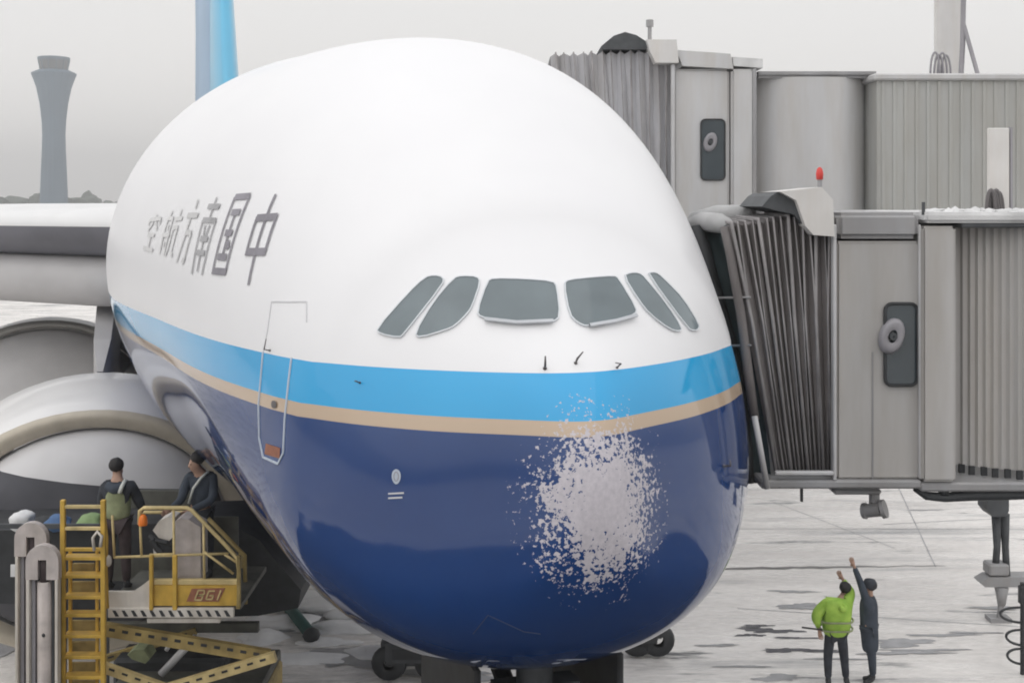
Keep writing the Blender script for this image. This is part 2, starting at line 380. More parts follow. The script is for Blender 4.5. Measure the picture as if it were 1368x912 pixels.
# ---------------------------------------------------------------- the airliner
NOSE = Vector((.647, 8.778, 0)); TH = math.radians(16.887); TIPZ = 5.75
S = [0, .25, .7, 1.5, 2.6, 4, 6, 9, 13, 20, 40, 50, 58, 66, 70]
Wd = [.02, .56, 1.36, 2.03, 2.48, 2.83, 3.22, 3.84, 3.98, 3.98, 3.9, 3.4, 2.5, 1.2, .3]
Zt = [5.77, 6.53, 7.0, 7.85, 8.88, 9.73, 10.07, 10.27, 10.67, 10.67, 10.6, 10.4, 10.2, 9.8, 9.3]
Zb = [5.73, 4.81, 4.31, 3.99, 3.78, 3.66, 3.46, 3.1, 2.6, 2.5, 2.6, 3.8, 5.4, 7.4, 8.7]
Zm = [5.75, 5.2, 5.13, 5.44, 5.79, 6.32, 6.81, 7.07, 7.07, 7.07, 7.07, 7.4, 8.0, 8.6, 9.0]
def pchip(xs, ys):
    n = len(xs); h = [xs[i+1]-xs[i] for i in range(n-1)]; d = [(ys[i+1]-ys[i])/h[i] for i in range(n-1)]; m = [0]*n
    m[0] = d[0]; m[-1] = d[-1]
    for i in range(1, n-1):
        if d[i-1]*d[i] > 0:
            w1, w2 = 2*h[i]+h[i-1], h[i]+2*h[i-1]; m[i] = (w1+w2)/(w1/d[i-1]+w2/d[i])
    def f(x):
        i = 0
        while i < n-2 and x > xs[i+1]: i += 1
        t = (x-xs[i])/h[i]
        return (2*t**3-3*t*t+1)*ys[i]+(t**3-2*t*t+t)*h[i]*m[i]+(-2*t**3+3*t*t)*ys[i+1]+(t**3-t*t)*h[i]*m[i+1]
    return f
q_ = [math.sqrt(s) for s in S]; fW, fT, fB, fM = (pchip(q_, v) for v in (Wd, Zt, Zb, Zm))
def lin(x, xs, ys):
    if x <= xs[0]: return ys[0]
    for i in range(len(xs)-1):
        if x <= xs[i+1]: return ys[i]+(ys[i+1]-ys[i])*(x-xs[i])/(xs[i+1]-xs[i])
    return ys[-1]
def sp(v, e): return math.copysign(abs(v)**e, v)
def section(s, n):
    q = math.sqrt(s); W_, T_, B_, M_ = fW(q), fT(q), fB(q), fM(q)
    eu = lin(s, [0, 3, 12], [.86, .90, 1.05]); el = lin(s, [0, 3, 12], [.92, 1.12, 1.14]); out = []
    for k in range(n):
        a = 2*math.pi*k/n; c_, s2 = math.cos(a), math.sin(a); t = .5+.5*math.tanh(s2*4); e_ = el+(eu-el)*t
        out.append((W_*sp(c_, e_), s, M_+((T_-M_) if s2 > 0 else (M_-B_))*sp(s2, e_)))
    return out
NS = 128
stations = [(i/34)**2*1.6+.0004 for i in range(35)]; st_ = .2
while stations[-1] < 69: stations.append(stations[-1]+st_); st_ = min(st_*1.02, 1.2)
stations.append(70)
bm = B(); prev = None
for s in stations:
    ring = [bm.verts.new(p) for p in section(s, NS)]
    if prev:
        for k in range(NS): bm.faces.new((prev[k], prev[(k+1) % NS], ring[(k+1) % NS], ring[k]))
    else: bm.faces.new(ring)
    prev = ring
bm.faces.new(prev[::-1]); bmesh.ops.recalc_face_normals(bm, faces=bm.faces)
# relax the fore-and-aft steps of the profile so the skin is fair
for it in range(40):
    vs = [v for v in bm.verts if (.05 if it < 10 else 2.2) < v.co.y < 45]
    bmesh.ops.smooth_vert(bm, verts=vs, factor=.5, use_axis_x=True, use_axis_y=False, use_axis_z=True)
air = Thing('airliner', NOSE, 'huge double deck airliner with white upper body, blue belly and a hail stripped nose', 'airliner', rz=TH)
air.o = Vector((0, 0, 0))
bvh = BVHTree.FromBMesh(bm)
fus = air.part('fuselage', bm, 'body', smooth=True)
Rm = Matrix.Rotation(-TH, 3, 'Z')
def loc_(p): return Rm @ (Vector(p)-NOSE)
EYE = loc_((0, 0, H))
def stick(px, py, off=.008):       # where the line of sight of a photo pixel meets the aircraft skin
    d = (loc_(at(px, py, 10))-EYE).normalized()
    h = bvh.ray_cast(EYE, d)
    while h[0] is None and px > CX: px -= 1.5; d = (loc_(at(px, py, 10))-EYE).normalized(); h = bvh.ray_cast(EYE, d)
    while h[0] is None and px < CX: px += 1.5; d = (loc_(at(px, py, 10))-EYE).normalized(); h = bvh.ray_cast(EYE, d)
    nrm = h[1] if h[1].dot(d) < 0 else -h[1]
    return h[0]+nrm*off, nrm
def side(s, z, off=.01):           # point on the starboard skin at a station and height
    h = bvh.ray_cast(Vector((-12, s, z)), Vector((1, 0, 0)))
    if h[0] is None: return Vector((-3, s, z)), Vector((-1, 0, 0))
    n_ = h[1] if h[1].x < 0 else -h[1]; return h[0]+n_*off, n_
def chaikin(p, it=2):
    for _ in range(it):
        q = []
        for i in range(len(p)):
            a, b = p[i], p[(i+1) % len(p)]; q += [(a[0]*.75+b[0]*.25, a[1]*.75+b[1]*.25), (a[0]*.25+b[0]*.75, a[1]*.25+b[1]*.75)]
        p = q
    return p
def patch(poly, off, rings=6):
    bm = B(); cx_ = sum(p[0] for p in poly)/len(poly); cy_ = sum(p[1] for p in poly)/len(poly)
    c = bm.verts.new(stick(cx_, cy_, off)[0]); prev = None
    for r in range(1, rings+1):
        t = r/rings; ring = [bm.verts.new(stick(cx_+(x-cx_)*t, cy_+(y-cy_)*t, off)[0]) for x, y in poly]
        for i in range(len(ring)):
            j = (i+1) % len(ring)
            bm.faces.new((c, ring[i], ring[j]) if prev is None else (prev[i], ring[i], ring[j], prev[j]))
        prev = ring
    return bm
def skin_line(pts, w, off=.012, closed=False, sub=8, th=.01):  # raised strip lying on the skin
    P = []
    n = len(pts)
    for i in range(n if closed else n-1):
        a, b = pts[i], pts[(i+1) % n]
        for k in range(sub): P.append((a[0]+(b[0]-a[0])*k/sub, a[1]+(b[1]-a[1])*k/sub))
    if not closed: P.append(pts[-1])
    L = [stick(x, y, off) for x, y in P]; bm = B(); prev = None; m = len(L)
    for i in range(m+(1 if closed else 0)):
        p, nn = L[i % m]; t = (L[(i+1) % m][0]-L[(i-1) % m][0]) if closed else (L[min(i+1, m-1)][0]-L[max(i-1, 0)][0])
        sd = t.normalized().cross(nn).normalized()*w/2
        row = [bm.verts.new(p+sd), bm.verts.new(p-sd), bm.verts.new(p-sd-nn*th), bm.verts.new(p+sd-nn*th)]
        if prev:
            for a in range(4): bm.faces.new((prev[a], prev[(a+1) % 4], row[(a+1) % 4], row[a]))
        prev = row
    bmesh.ops.recalc_face_normals(bm, faces=bm.faces); return bm
WIN = [
 [(506, 439), (511, 445), (535, 450), (541, 445), (590, 382), (591, 373), (579, 370), (567, 373), (546, 393)],
 [(557, 445), (564, 450), (597, 440), (608, 435), (624, 419), (630, 409), (640, 379), (636, 372), (616, 371), (606, 374), (580, 405)],
 [(640, 417), (645, 424), (670, 429), (700, 431), (737, 430), (745, 423), (741, 385), (736, 378), (700, 375), (660, 374), (653, 378)],
 [(755, 381), (761, 376), (790, 373), (818, 371), (824, 374), (847, 413), (845, 420), (830, 425), (808, 431), (784, 436), (772, 431), (762, 420)],
 [(834, 371), (842, 367), (853, 367), (861, 373), (889, 408), (908, 438), (904, 442), (892, 439), (867, 420), (853, 402)],
 [(866, 368), (872, 366), (879, 368), (890, 378), (911, 400), (931, 433), (930, 439), (924, 441), (917, 438)]]
for i, p in enumerate(WIN):
    P = chaikin([(sum(q[0] for q in p)/len(p)+(x-sum(q[0] for q in p)/len(p))*1.05, sum(q[1] for q in p)/len(p)+(y-sum(q[1] for q in p)/len(p))*1.04) for x, y in p], 1)
    g = air.part('cockpit_window', patch(P, .012), 'glass_cockpit', smooth=True)
    o = obj('window_frame', skin_line(P, .010, .018, True, 2, .016), 'frame_pale', g)
def wiper(pts):
    return air.part('wiper', skin_line(pts, .028, .045, False, 6, .02), 'frame_grey')
wiper([(648, 429), (690, 434), (738, 432)]); wiper([(786, 438), (820, 432), (848, 424)])
def probe(px, py, L, dx, dz, r=.018):
    L *= .65; r *= .55
    p, n_ = stick(px, py, 0); bm = B(); tube(bm, [p, p+n_*.06, p+n_*.07+Vector((dx, 0, dz))*L], [r, r, r*.6], 8); blob(bm, p, (r*1.9, r*1.9, r*1.9), 0, 1)
    air.part('probe', bm, 'probe', smooth=True)
probe(728, 492, .09, 0, 1); probe(769, 485, .10, .7, .7, .016); probe(824, 491, .08, -1, .1, .012); probe(481, 511, .02, -.5, 0, .011); probe(361, 468, .14, .3, 1, .012); probe(967, 622, .08, -.3, 1)
d = air.part('door', skin_line([(352, 470), (346, 540), (347, 585), (352, 610), (372, 619), (379, 605), (381, 560), (386, 510), (390, 478)], .018, .010), 'door_line')
obj('door_seam', skin_line([(352, 470), (358, 440), (363, 403), (410, 403), (410, 430)], .012, .006), 'door_line_grey', d)
obj('door_sill', patch([(356, 592), (375, 598), (374, 612), (354, 606)], .006, 3), 'marking_red', d)
obj('door_window', patch(chaikin([(364, 534), (371, 536), (370, 546), (363, 544)]), .01, 3), 'probe', d)
em = air.part('emblem', patch(chaikin([(524, 630), (530, 625), (536, 630), (536, 641), (530, 648), (524, 641)]), .008, 3), 'door_line')
obj('emblem_ring', skin_line(chaikin([(527, 633), (530, 629), (533, 633), (533, 639), (530, 643), (527, 639)], 1), .006, .012, True, 2, .004), 'letter_grey', em)
obj('placard', skin_line([(519, 659), (540, 658)], .012, .006), 'letter_faded', em)
obj('placard', skin_line([(519, 665), (538, 664)], .012, .006), 'letter_faded', em)
air.part('hatch_seam', skin_line([(632, 846), (652, 821), (700, 843), (722, 846)], .007, .004), 'seam_blue')
# lettering along the upper side: strokes on a unit square, x to the tail side = left in the photo
GL = {
 'zhong': [((.5, 1), (.5, 0)), ((.1, .74), (.9, .74)), ((.12, .76), (.12, .32)), ((.88, .76), (.88, .32)), ((.1, .36), (.9, .36))],
 'guo': [((.08, .98), (.92, .98)), ((.08, .98), (.08, 0)), ((.92, .98), (.92, 0)), ((.08, .04), (.92, .04)), ((.25, .78), (.75, .78)), ((.28, .52), (.72, .52)), ((.22, .22), (.78, .22)), ((.5, .78), (.5, .22)), ((.62, .42), (.72, .32))],
 'nan': [((.5, 1), (.5, .72)), ((.15, .88), (.85, .88)), ((.08, .70), (.92, .70)), ((.08, .7), (.08, 0)), ((.92, .7), (.92, .0)), ((.35, .64), (.42, .5)), ((.65, .64), (.58, .5)), ((.25, .46), (.75, .46)), ((.22, .28), (.78, .28)), ((.5, .46), (.5, .04))],
 'fang': [((.5, 1), (.56, .86)), ((.08, .76), (.92, .76)), ((.42, .76), (.36, .4)), ((.36, .4), (.1, .02)), ((.4, .5), (.82, .5)), ((.82, .5), (.74, .06)), ((.74, .06), (.58, .1))],
 'hang': [((.25, 1), (.15, .85)), ((.1, .84), (.1, .02)), ((.42, .84), (.42, .02)), ((.1, .84), (.42, .84)), ((.0, .46), (.5, .46)), ((.75, 1), (.78, .86)), ((.55, .8), (.98, .8)), ((.62, .62), (.62, .2)), ((.62, .62), (.88, .62)), ((.88, .62), (.88, .08)), ((.88, .08), (1, .08)), ((.62, .2), (.52, .02)), ((.24, .7), (.3, .58)), ((.24, .32), (.3, .2))],
 'kong': [((.5, 1), (.5, .88)), ((.08, .86), (.92, .86)), ((.08, .86), (.06, .7)), ((.92, .86), (.94, .7)), ((.4, .78), (.15, .54)), ((.6, .78), (.85, .56)), ((.22, .42), (.78, .42)), ((.5, .42), (.5, .04)), ((.08, .03), (.92, .03))]}
def glyph(name, corners, wv, wh, m):
    # corners: photo px of top-left, top-right, bottom-left, bottom-right, moved to station/height on the skin
    tl, tr, bl, br = [stick(*c, 0)[0] for c in corners]
    def P(x, y):
        s = (tl.y*(1-x)+tr.y*x)*y+(bl.y*(1-x)+br.y*x)*(1-y); z = (tl.z*(1-x)+tr.z*x)*y+(bl.z*(1-x)+br.z*x)*(1-y)
        return side(s, z, .012)
    bm = B()
    for (a, b) in GL[name]:
        prev = None; vert = abs(a[1]-b[1]) > abs(a[0]-b[0]); w_ = wv if vert else wh
        for k in range(9):
            x = a[0]+(b[0]-a[0])*k/8; y = a[1]+(b[1]-a[1])*k/8; p, n_ = P(x, y); p2, _ = P(x+(b[0]-a[0])*.05, y+(b[1]-a[1])*.05)
            sdv = (p2-p).normalized().cross(n_).normalized()*w_/2
            row = (bm.verts.new(p+sdv), bm.verts.new(p-sdv))
            if prev: bm.faces.new((prev[0], prev[1], row[1], row[0]))
            prev = row
    air.part('letter', bm, m)
glyph('zhong', [(352, 262), (389, 258), (318, 380), (349, 382)], .035, .075, 'letter_grey')
glyph('guo', [(314, 262), (338, 260), (283, 366), (303, 368)], .035, .07, 'letter_grey')
glyph('nan', [(280, 264), (303, 264), (256, 366), (272, 368)], .035, .06, 'letter_mid')
glyph('fang', [(257, 268), (275, 266), (235, 352), (249, 358)], .045, .06, 'letter_faded')
glyph('hang', [(226, 284), (250, 278), (212, 340), (230, 346)], .05, .05, 'letter_pale')
glyph('kong', [(202, 288), (220, 285), (191, 332), (206, 336)], .05, .05, 'letter_pale')
# wings
def wing(sgn):
    st = [(2.6, 15.5, 14.5, 2.0, 7.5), (6, 17.6, 12.8, 1.85, 7.52), (12, 21.5, 10.2, 1.4, 7.55), (22, 28.5, 7, .8, 7.6), (36, 38, 3.6, .35, 7.7)]
    prof = [(0, 0), (.008, .09), (.03, .15), (.08, .2), (.2, .24), (.4, .24), (.7, .15), (1, 0), (.7, -.18), (.4, -.36), (.2, -.42), (.08, -.36), (.03, -.27), (.008, -.15)]
    bm = B(); prev = None
    for u, s, c_, t_, z in st:
        ring = [bm.verts.new((sgn*u, s+x*c_, z+y*t_)) for x, y in prof]
        if prev:
            for k in range(len(ring)): bm.faces.new((prev[k], prev[(k+1) % len(ring)], ring[(k+1) % len(ring)], ring[k]))
        prev = ring
    bm.faces.new(prev); bmesh.ops.recalc_face_normals(bm, faces=bm.faces)
    w_ = air.part('wing', bm, 'wing_white', smooth=True); w_.data.materials.append(M['wing_under_shade'])
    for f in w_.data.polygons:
        if f.normal.z < .02: f.material_index = 1  # faces turned down take the painted shade
    return w_
wl = wing(-1); wing(1)
# the long fairing below the wing root
bm = B(); tube(bm, [(-2.8, 16.6, 6.35), (-4.2, 17.4, 6.38), (-6.5, 18.7, 6.45), (-10, 21, 6.7), (-14, 23.8, 6.95)], [.5, .52, .5, .42, .2], 20)
obj('leading_edge_flap', bm, 'cowl_inner', wl, smooth=True)
bm = B(); blob(bm, (0, 24, 3.4), (4.3, 10, 1.9), .02, 4); air.part('belly_fairing', bm, 'cowl', smooth=True)

def engine(px, py, D, Rpx, lipm, lw, grow=1., kx=1., shade_half=False, short=1.):
    c = loc_(at(px, py, D)); Rr = Rpx*D/F; L = 5.6
    def prof(pts): return [(r*Rr, y) for r, y in pts]
    n = 56
    bm = B(); lathe(bm, prof([(1.0, .12), (1+.045*grow, .45), (1+.09*grow, 1.0), (1+.12*grow, 1.8), (1+.12*grow, 2.8), (1.03, 4.0), (.9, 5.0), (.72, L)]), c, n, 'Y')
    for v in bm.verts: v.co.y = c.y+(v.co.y-c.y)*short; v.co.z -= max(0, v.co.y-c.y-.8)*(1-short)*.5
    e_ = air.part('engine', bm, 'cowl', smooth=True)
    bm = B(); a = lw
    lathe(bm, prof([(1.0, .12), (.995, .05), (.975, 0), (.95, -.02), (.95-a*.5, .0), (.95-a, .10)]), c, n, 'Y'); obj('inlet_lip', bm, lipm, e_, smooth=True)
    bm = B(); lathe(bm, prof([(.95-a, .10), (.93-a, .5), (.92-a, 1.0), (.92-a, 1.75)]), c, n, 'Y'); obj('inlet_barrel', bm, 'cowl_inner', e_, smooth=True)
    rc = (.93-a)*Rr
    bm = B(); lathe(bm, [(rc*1.0, .30), (rc*.985, .05), (rc*.93, -.18), (rc*.8, -.42), (rc*.6, -.62), (rc*.35, -.73), (rc*.12, -.76), (.005, -.765)], c, n, 'Y')
    for v in bm.verts: v.co.x = c.x+(v.co.x-c.x)*kx
    if shade_half:
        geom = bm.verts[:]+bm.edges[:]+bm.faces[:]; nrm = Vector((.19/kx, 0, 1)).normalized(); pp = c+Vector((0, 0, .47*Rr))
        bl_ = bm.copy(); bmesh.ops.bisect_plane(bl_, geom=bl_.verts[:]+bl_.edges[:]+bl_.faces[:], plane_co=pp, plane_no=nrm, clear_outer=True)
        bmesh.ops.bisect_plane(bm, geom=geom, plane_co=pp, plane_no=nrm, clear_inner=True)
        obj('inlet_cover_shade', bl_, 'cover_shade', e_, smooth=True)  # shade under the nacelle, painted as a dark lower half of the cover
    obj('inlet_cover', bm, 'cover', e_, smooth=True)
    if kx != 1:
        for o in [e_]+list(e_.children):
            if o.name.split('.')[0] not in ('inlet_cover', 'inlet_cover_shade'):
                for v in o.data.vertices: v.co.x = c.x+(v.co.x-c.x)*kx
    if short < 1: return e_, c, Rr
    bm = B(); prev = None
    for y, lo_z, hi_z, hw in ((3.2, .95*Rr, 1.10*Rr, .05), (4.2, .9*Rr, 1.35*Rr, .16), (7.5, .7*Rr, 1.6*Rr+.4, .2), (9.5, .7*Rr, 1.7*Rr+.8, .2)):
        row = [bm.verts.new(c+Vector(p)) for p in ((-hw, y, lo_z), (hw, y, lo_z), (hw, y, hi_z), (-hw, y, hi_z))]
        if prev:
            for q in range(4): bm.faces.new((prev[q], prev[(q+1) % 4], row[(q+1) % 4], row[q]))
        prev = row
    obj('pylon', bm, 'cowl_inner', e_)
    return e_, c, Rr
engine(122, 712, 19.0, 163, 'lip', .095, kx=1.27, shade_half=True)
engine(62, 552, 27.5, 124, 'lip_grey', .035, grow=.1, kx=1.2, short=.5)
# fin and rudder
def slab(bm, rows):
    prev = None
    for (s0, s1, z, t) in rows:
        ring = [bm.verts.new((x*t/2, s0+(s1-s0)*f, z)) for x, f in ((0, 0), (.55, .04), (1, .2), (.9, .5), (.5, 1), (-.5, 1), (-.9, .5), (-1, .2), (-.55, .04))]
        if prev:
            for k in range(9): bm.faces.new((prev[k], prev[(k+1) % 9], ring[(k+1) % 9], ring[k]))
        prev = ring
    bm.faces.new(prev); bmesh.ops.recalc_face_normals(bm, faces=bm.faces)
bm = B(); slab(bm, [(40.5, 57, 10, 1.5), (45, 57.6, 13.5, 1.15), (48.5, 58.6, 18, 1.0), (54.5, 62, 24.5, .6)])
fin = air.part('tail_fin', bm, 'fin_blue', smooth=True)
bm = B(); slab(bm, [(57.02, 66, 10.4, .8), (57.62, 65.5, 13.5, .7), (58.62, 65.5, 18, .6), (62.02, 66.5, 24.4, .35)])
for v in bm.verts:
    if v.co.y > 58.5: v.co.x -= max(0, v.co.y-58.5)*.09
obj('rudder', bm, 'rudder_grey', fin, smooth=True)
for sg in (-1, 1):                 # tailplanes
    bm = B(); prev = None
    for u, s, cc, z, t in ((1.2, 58, 8, 7.9, .5), (8, 62.5, 4.6, 7.6, .35), (14.5, 67, 2.4, 7.5, .2)):
        ring = [bm.verts.new((sg*u, s+f*cc, z+h_*t)) for f, h_ in ((0, 0), (.2, .5), (.6, .35), (1, 0), (.6, -.35), (.2, -.5))]
        if prev:
            for k in range(6): bm.faces.new((prev[k], prev[(k+1) % 6], ring[(k+1) % 6], ring[k]))
        prev = ring
    bm.faces.new(prev); bmesh.ops.recalc_face_normals(bm, faces=bm.faces); air.part('tailplane', bm, 'wing_white', smooth=True)
# nose gear
gy = 1.7
bm = B(); tube(bm, [(.05, gy, 4.2), (.05, gy+.1, .75)], [.17, .13], 14); tube(bm, [(.05, gy+.05, 3.1), (.0, gy+2.2, 4.0)], .09, 10); box(bm, (-.35, gy-.12, 3.35), (.5, gy+.25, 3.75), .05, 2)
g_ = air.part('nose_gear', bm, 'dark_metal', smooth='auto')
for x in (-.42, .42):
    bm = B(); lathe(bm, [(.25, -.16), (.56, -.18), (.63, -.1), (.64, 0), (.63, .1), (.56, .18), (.25, .16)], (0, 0, 0), 28, 'Z')
    bmesh.ops.rotate(bm, verts=bm.verts, matrix=Matrix.Rotation(math.pi/2, 3, 'Y')); bmesh.ops.translate(bm, verts=bm.verts, vec=(x+.05, gy+.1, .64)); obj('wheel', bm, 'black_rubber', g_, smooth=True)
for x in (-.55, .75):
    bm = B(); box(bm, (x-.03, gy-.3, 2.7), (x+.03, gy+1.8, 4.05), .02); obj('gear_door', bm, 'black_rubber', g_)
for x in (-.55, .25, .40):
    bm = B(); blob(bm, (x, gy-.22, 3.52-(x > .3)*.12), (.055, .04, .055), 0, 2); obj('landing_light', bm, 'headlamp', g_, smooth=True)
bm = B(); tube(bm, [(-.62, gy-.2, 3.75), (-.60, gy-.22, 3.6), (-.5, gy-.25, 3.42), (-.4, gy-.25, 3.3)], .03, 8); obj('hydraulic_pipe', bm, 'headlamp', g_, smooth=True)
bm = B(); tube(bm, [(.55, gy-.2, 3.6), (.42, gy-.25, 3.35), (.32, gy-.25, 3.2)], .03, 8); obj('hydraulic_pipe', bm, 'headlamp', g_, smooth=True)

# ---------------------------------------------------------------- jet bridges
def pleats(T, name, xt, xb, yt, yb, D, dep, m, edge, n):
    # folded fabric wall: n folds from left to right; the roof folds run back over the top
    bm = B(); be = B(); P = []
    for k in range(2*n+1):
        f = k/(2*n)+(.10/n*math.sin(k*1.9) if 0 < k < 2*n else 0); out = k % 2; dd = D-(.0 if out else -.075)
        top = at(xt[0]+(xt[1]-xt[0])*f, yt[0]+(yt[1]-yt[0])*f+(0 if out else 4), dd); bot = at(xb[0]+(xb[1]-xb[0])*f, yb[0]+(yb[1]-yb[0])*f, dd)
        mid = top.lerp(bot, .4)+Vector((.03*math.sin(k*1.7), 0, 0)); P.append((top, mid, bot, out))
    for a, b in zip(P, P[1:]):
        va = [bm.verts.new(x) for x in a[:3]]; vb = [bm.verts.new(x) for x in b[:3]]
        for i in range(2): bm.faces.new((va[i], vb[i], vb[i+1], va[i+1]))
        ra = bm.verts.new(a[0]+Vector((0, dep, .03))); rb = bm.verts.new(b[0]+Vector((0, dep, .03))); bm.faces.new((va[0], ra, rb, vb[0]))
    o = T.part(name, bm, m)
    for i, (t_, mid, bt, out) in enumerate(P):
        if out:
            be = B(); tube(be, [t_+Vector((0, dep*.5, .03)), t_+Vector((0, .0, .015)), t_, mid, bt], .008+.007*(i % 4 == 1)+.004*math.sin(i*2.3), 6); T.part('rib', be, edge, parent=o, smooth=True)
    return o
def bridge_window(T, x0, x1, y0, y1, D, hx, hy, hr):
    bm = B(); pts = []; r = 9 if x1-x0 > 35 else 6
    for cx_, cy_, a0 in ((x1-r, y0+r, -90), (x1-r, y1-r, 0), (x0+r, y1-r, 90), (x0+r, y0+r, 180)):
        for k in range(5): a = math.radians(a0+k*22.5); pts.append((cx_+r*math.cos(a), cy_+r*math.sin(a)))
    prism(bm, pts, D-.02, .04); o = T.part('cabin_window', bm, 'window_dark')
    cxm, cym = (x0+x1)/2, (y0+y1)/2
    bm = B(); P = [at(cxm+(x-cxm)*1.03, cym+(y-cym)*1.01, D-.03) for x, y in pts]; tube(bm, P+[P[0]], .016, 6, False); T.part('window_seal', bm, 'black_rubber', parent=o)
    c = at(hx, hy, D-.06)
    bm = B(); lathe(bm, [(.01, -.05), (hr*.3, -.05), (hr*.34, .0)], c, 20, 'Y'); T.part('lamp_core', bm, 'dark_metal', parent=o)
    bm = B(); lathe(bm, [(hr*.36, -.02), (hr*.8, -.05), (hr, 0), (hr, .05)], c, 24, 'Y')
    for v in bm.verts: v.co.z = c.z+(v.co.z-c.z)*1.45; v.co.x += (v.co.z-c.z)*.18
    T.part('spotlight', bm, 'lens_grey', parent=o, smooth=True)

D = 12.0
lb = Thing('jet_bridge', (at(1200, 0, D).x, D+1.5, 0), 'lower grey jet bridge with brown pleated bellows against the nose', 'jet bridge')
bm = B(); pbox(bm, 1117, 1230, 322, 641, D, 3.0, .03, 2); lb.part('cabin', bm, 'light_grey_metal', smooth='auto')
bm = B(); pbox(bm, 1119, 1229, 284, 319, D-.05, 3.1, .05, 3); lb.part('roof_fascia', bm, 'grey_metal', smooth='auto')
bm = B(); pbox(bm, 1113.5, 1118, 300, 642, D-.06, .1, .01); lb.part('corner_trim', bm, 'pale_strip')
bm = B(); pbox(bm, 1165, 1167, 470, 640, D-.008, .02); lb.part('wall_seam', bm, 'grey_metal')
bm = B(); pbox(bm, 1232, 1278, 302, 644, D-.08, 3.1, .03, 2); lb.part('door_column', bm, 'light_grey_metal', smooth='auto')
bm = B(); pbox(bm, 1228.5, 1230.5, 300, 640, D-.10, .06, .01); lb.part('corner_trim', bm, 'pale_strip')
bridge_window(lb, 1183, 1225, 406, 514, D, 1192, 449, .125)
lo_ = pleats(lb, 'bellows', (972, 1114), (1034, 1114), (300, 283), (630, 630), D+.1, 2.6, 'bellows_brown', 'bellows_edge', 15)
# rolling slat curtain of the swivelling cab
bm = B(); n = 46
c0 = at(1330, 0, D+1.45); Rr = 1.5
prev = None
zt_, zb_ = at(0, 304, D).z, at(0, 630, D).z
P = []
for k in range(2*n+1):
    a = math.radians(200+ k*(125/(2*n))); r_ = Rr-(.028 if k % 2 else 0)
    x = c0.x+.25+r_*math.cos(a)*1.1; y = c0.y+r_*math.sin(a); P.append((x, y))
for a, b in zip(P, P[1:]): quad(bm, (a[0], a[1], zb_), (b[0], b[1], zb_), (b[0], b[1], zt_), (a[0], a[1], zt_))
lb.part('slat_curtain', bm, 'light_grey_metal', kind='stuff')
bm = B()
for k in range(0, 2*n, 3):
    a = P[k]; box(bm, (a[0]-.03, a[1]-.05, zb_-.08), (a[0]+.03, a[1]-.02, zb_+.01))
lb.part('brush_seal', bm, 'black_rubber', kind='stuff')
bm = B(); box(bm, (at(1280, 0, D).x, D-.1, at(0, 304, D).z), (at(1280, 0, D).x+3.2, D+3, at(0, 298, D).z), .01); lb.part('roof_gutter', bm, 'dark_metal')
bm = B(); box(bm, (at(1231, 0, D).x, D-.12, at(0, 297.6, D).z), (at(1231, 0, D).x+3.6, D+3.05, at(0, 286, D).z+.02), .03, 2); lb.part('roof', bm, 'roof_snowy', smooth='auto')
bm = B()
for i in range(26): p = at(1240+i*9, 288, D+.2+(i*37 % 11)*.22); blob(bm, (p.x, p.y, at(0, 287, D).z+.02), (.1, .1, .045), .5, 1, i)
lb.part('rooftop_snow', bm, 'roof_snowy', kind='stuff')
bm = B(); pbox(bm, 1233, 1236, 270, 292, D+.0, .04); lb.part('roof_post', bm, 'dark_metal')
# floor frame
bm = B(); pbox(bm, 1016, 1232, 641.5, 653, D-.06, 3.2, .02); pbox(bm, 1230, 1420, 644.5, 657, D-.04, 3.2, .02); pbox(bm, 1114, 1178, 653.2, 661, D+.1, 2, .02); lb.part('floor_frame', bm, 'grey_metal')
bm = B(); tube(bm, [at(1222, 652, D+.1), at(1238, 662, D+.1), at(1262, 664, D+.1), at(1300, 661, D+.1), at(1345, 660, D+.1), at(1400, 658, D+.1)], [.03, .045, .05, .06, .06, .06], 8); pbox(bm, 1258, 1268, 653, 662, D+.05, .1); lb.part('cable_bundle', bm, 'dark_metal', smooth=True)
bm = B(); pbox(bm, 1070, 1073, 653, 670, D+.3, .04); lb.part('hanger', bm, 'dark_metal')
bm = B(); pbox(bm, 1036, 1114, 629.5, 635, D-.08, .06, .01); lb.part('bumper_bar', bm, 'pale_strip')
bm = B(); tube(bm, [at(1008, 556, D-.12), at(1025, 652, D-.1)], .032, 10); lb.part('canopy_rod', bm, 'pale_strip', smooth=True)
# contact hood against the aircraft skin
bm = B()
front = [(925, 306), (934, 330), (943, 365), (955, 410), (968, 455), (978, 500), (984, 550), (990, 600), (992, 645)]
back = [(974, 300), (985, 330), (994, 365), (1003, 410), (1010, 455), (1016, 500), (1020, 550), (1027, 600), (1031, 650)]
Df = [12.9, 12.8, 12.7, 12.6, 12.5, 12.45, 12.4, 12.35, 12.3]
va = [bm.verts.new(at(x, y, d_)) for (x, y), d_ in zip(front, Df)]; vm = [bm.verts.new(at((x+x2)/2+3*math.sin(i), y, d_-.02)) for i, ((x, y), (x2, _), d_) in enumerate(zip(front, back, Df))]; vb = [bm.verts.new(at(x, y, 12.2)) for x, y in back]
for i in range(len(va)-1):
    bm.faces.new((va[i], vm[i], vm[i+1], va[i+1])); bm.faces.new((vm[i], vb[i], vb[i+1], vm[i+1]))
vr = [bm.verts.new(v.co+Vector((.25, 2.2, 0))) for v in (va[0], vm[0], vb[0])]
bm.faces.new((va[0], vr[0], vr[1], vm[0])); bm.faces.new((vm[0], vr[1], vr[2], vb[0]))
hood = lb.part('contact_hood', bm, 'teal_dark', smooth=True)
bm = B(); tube(bm, [at(x+3, y, d_-.05) for (x, y), d_ in zip(front, Df)], [.10]*9, 10); lb.part('bumper_pad', bm, 'black_rubber', parent=hood, smooth=True)
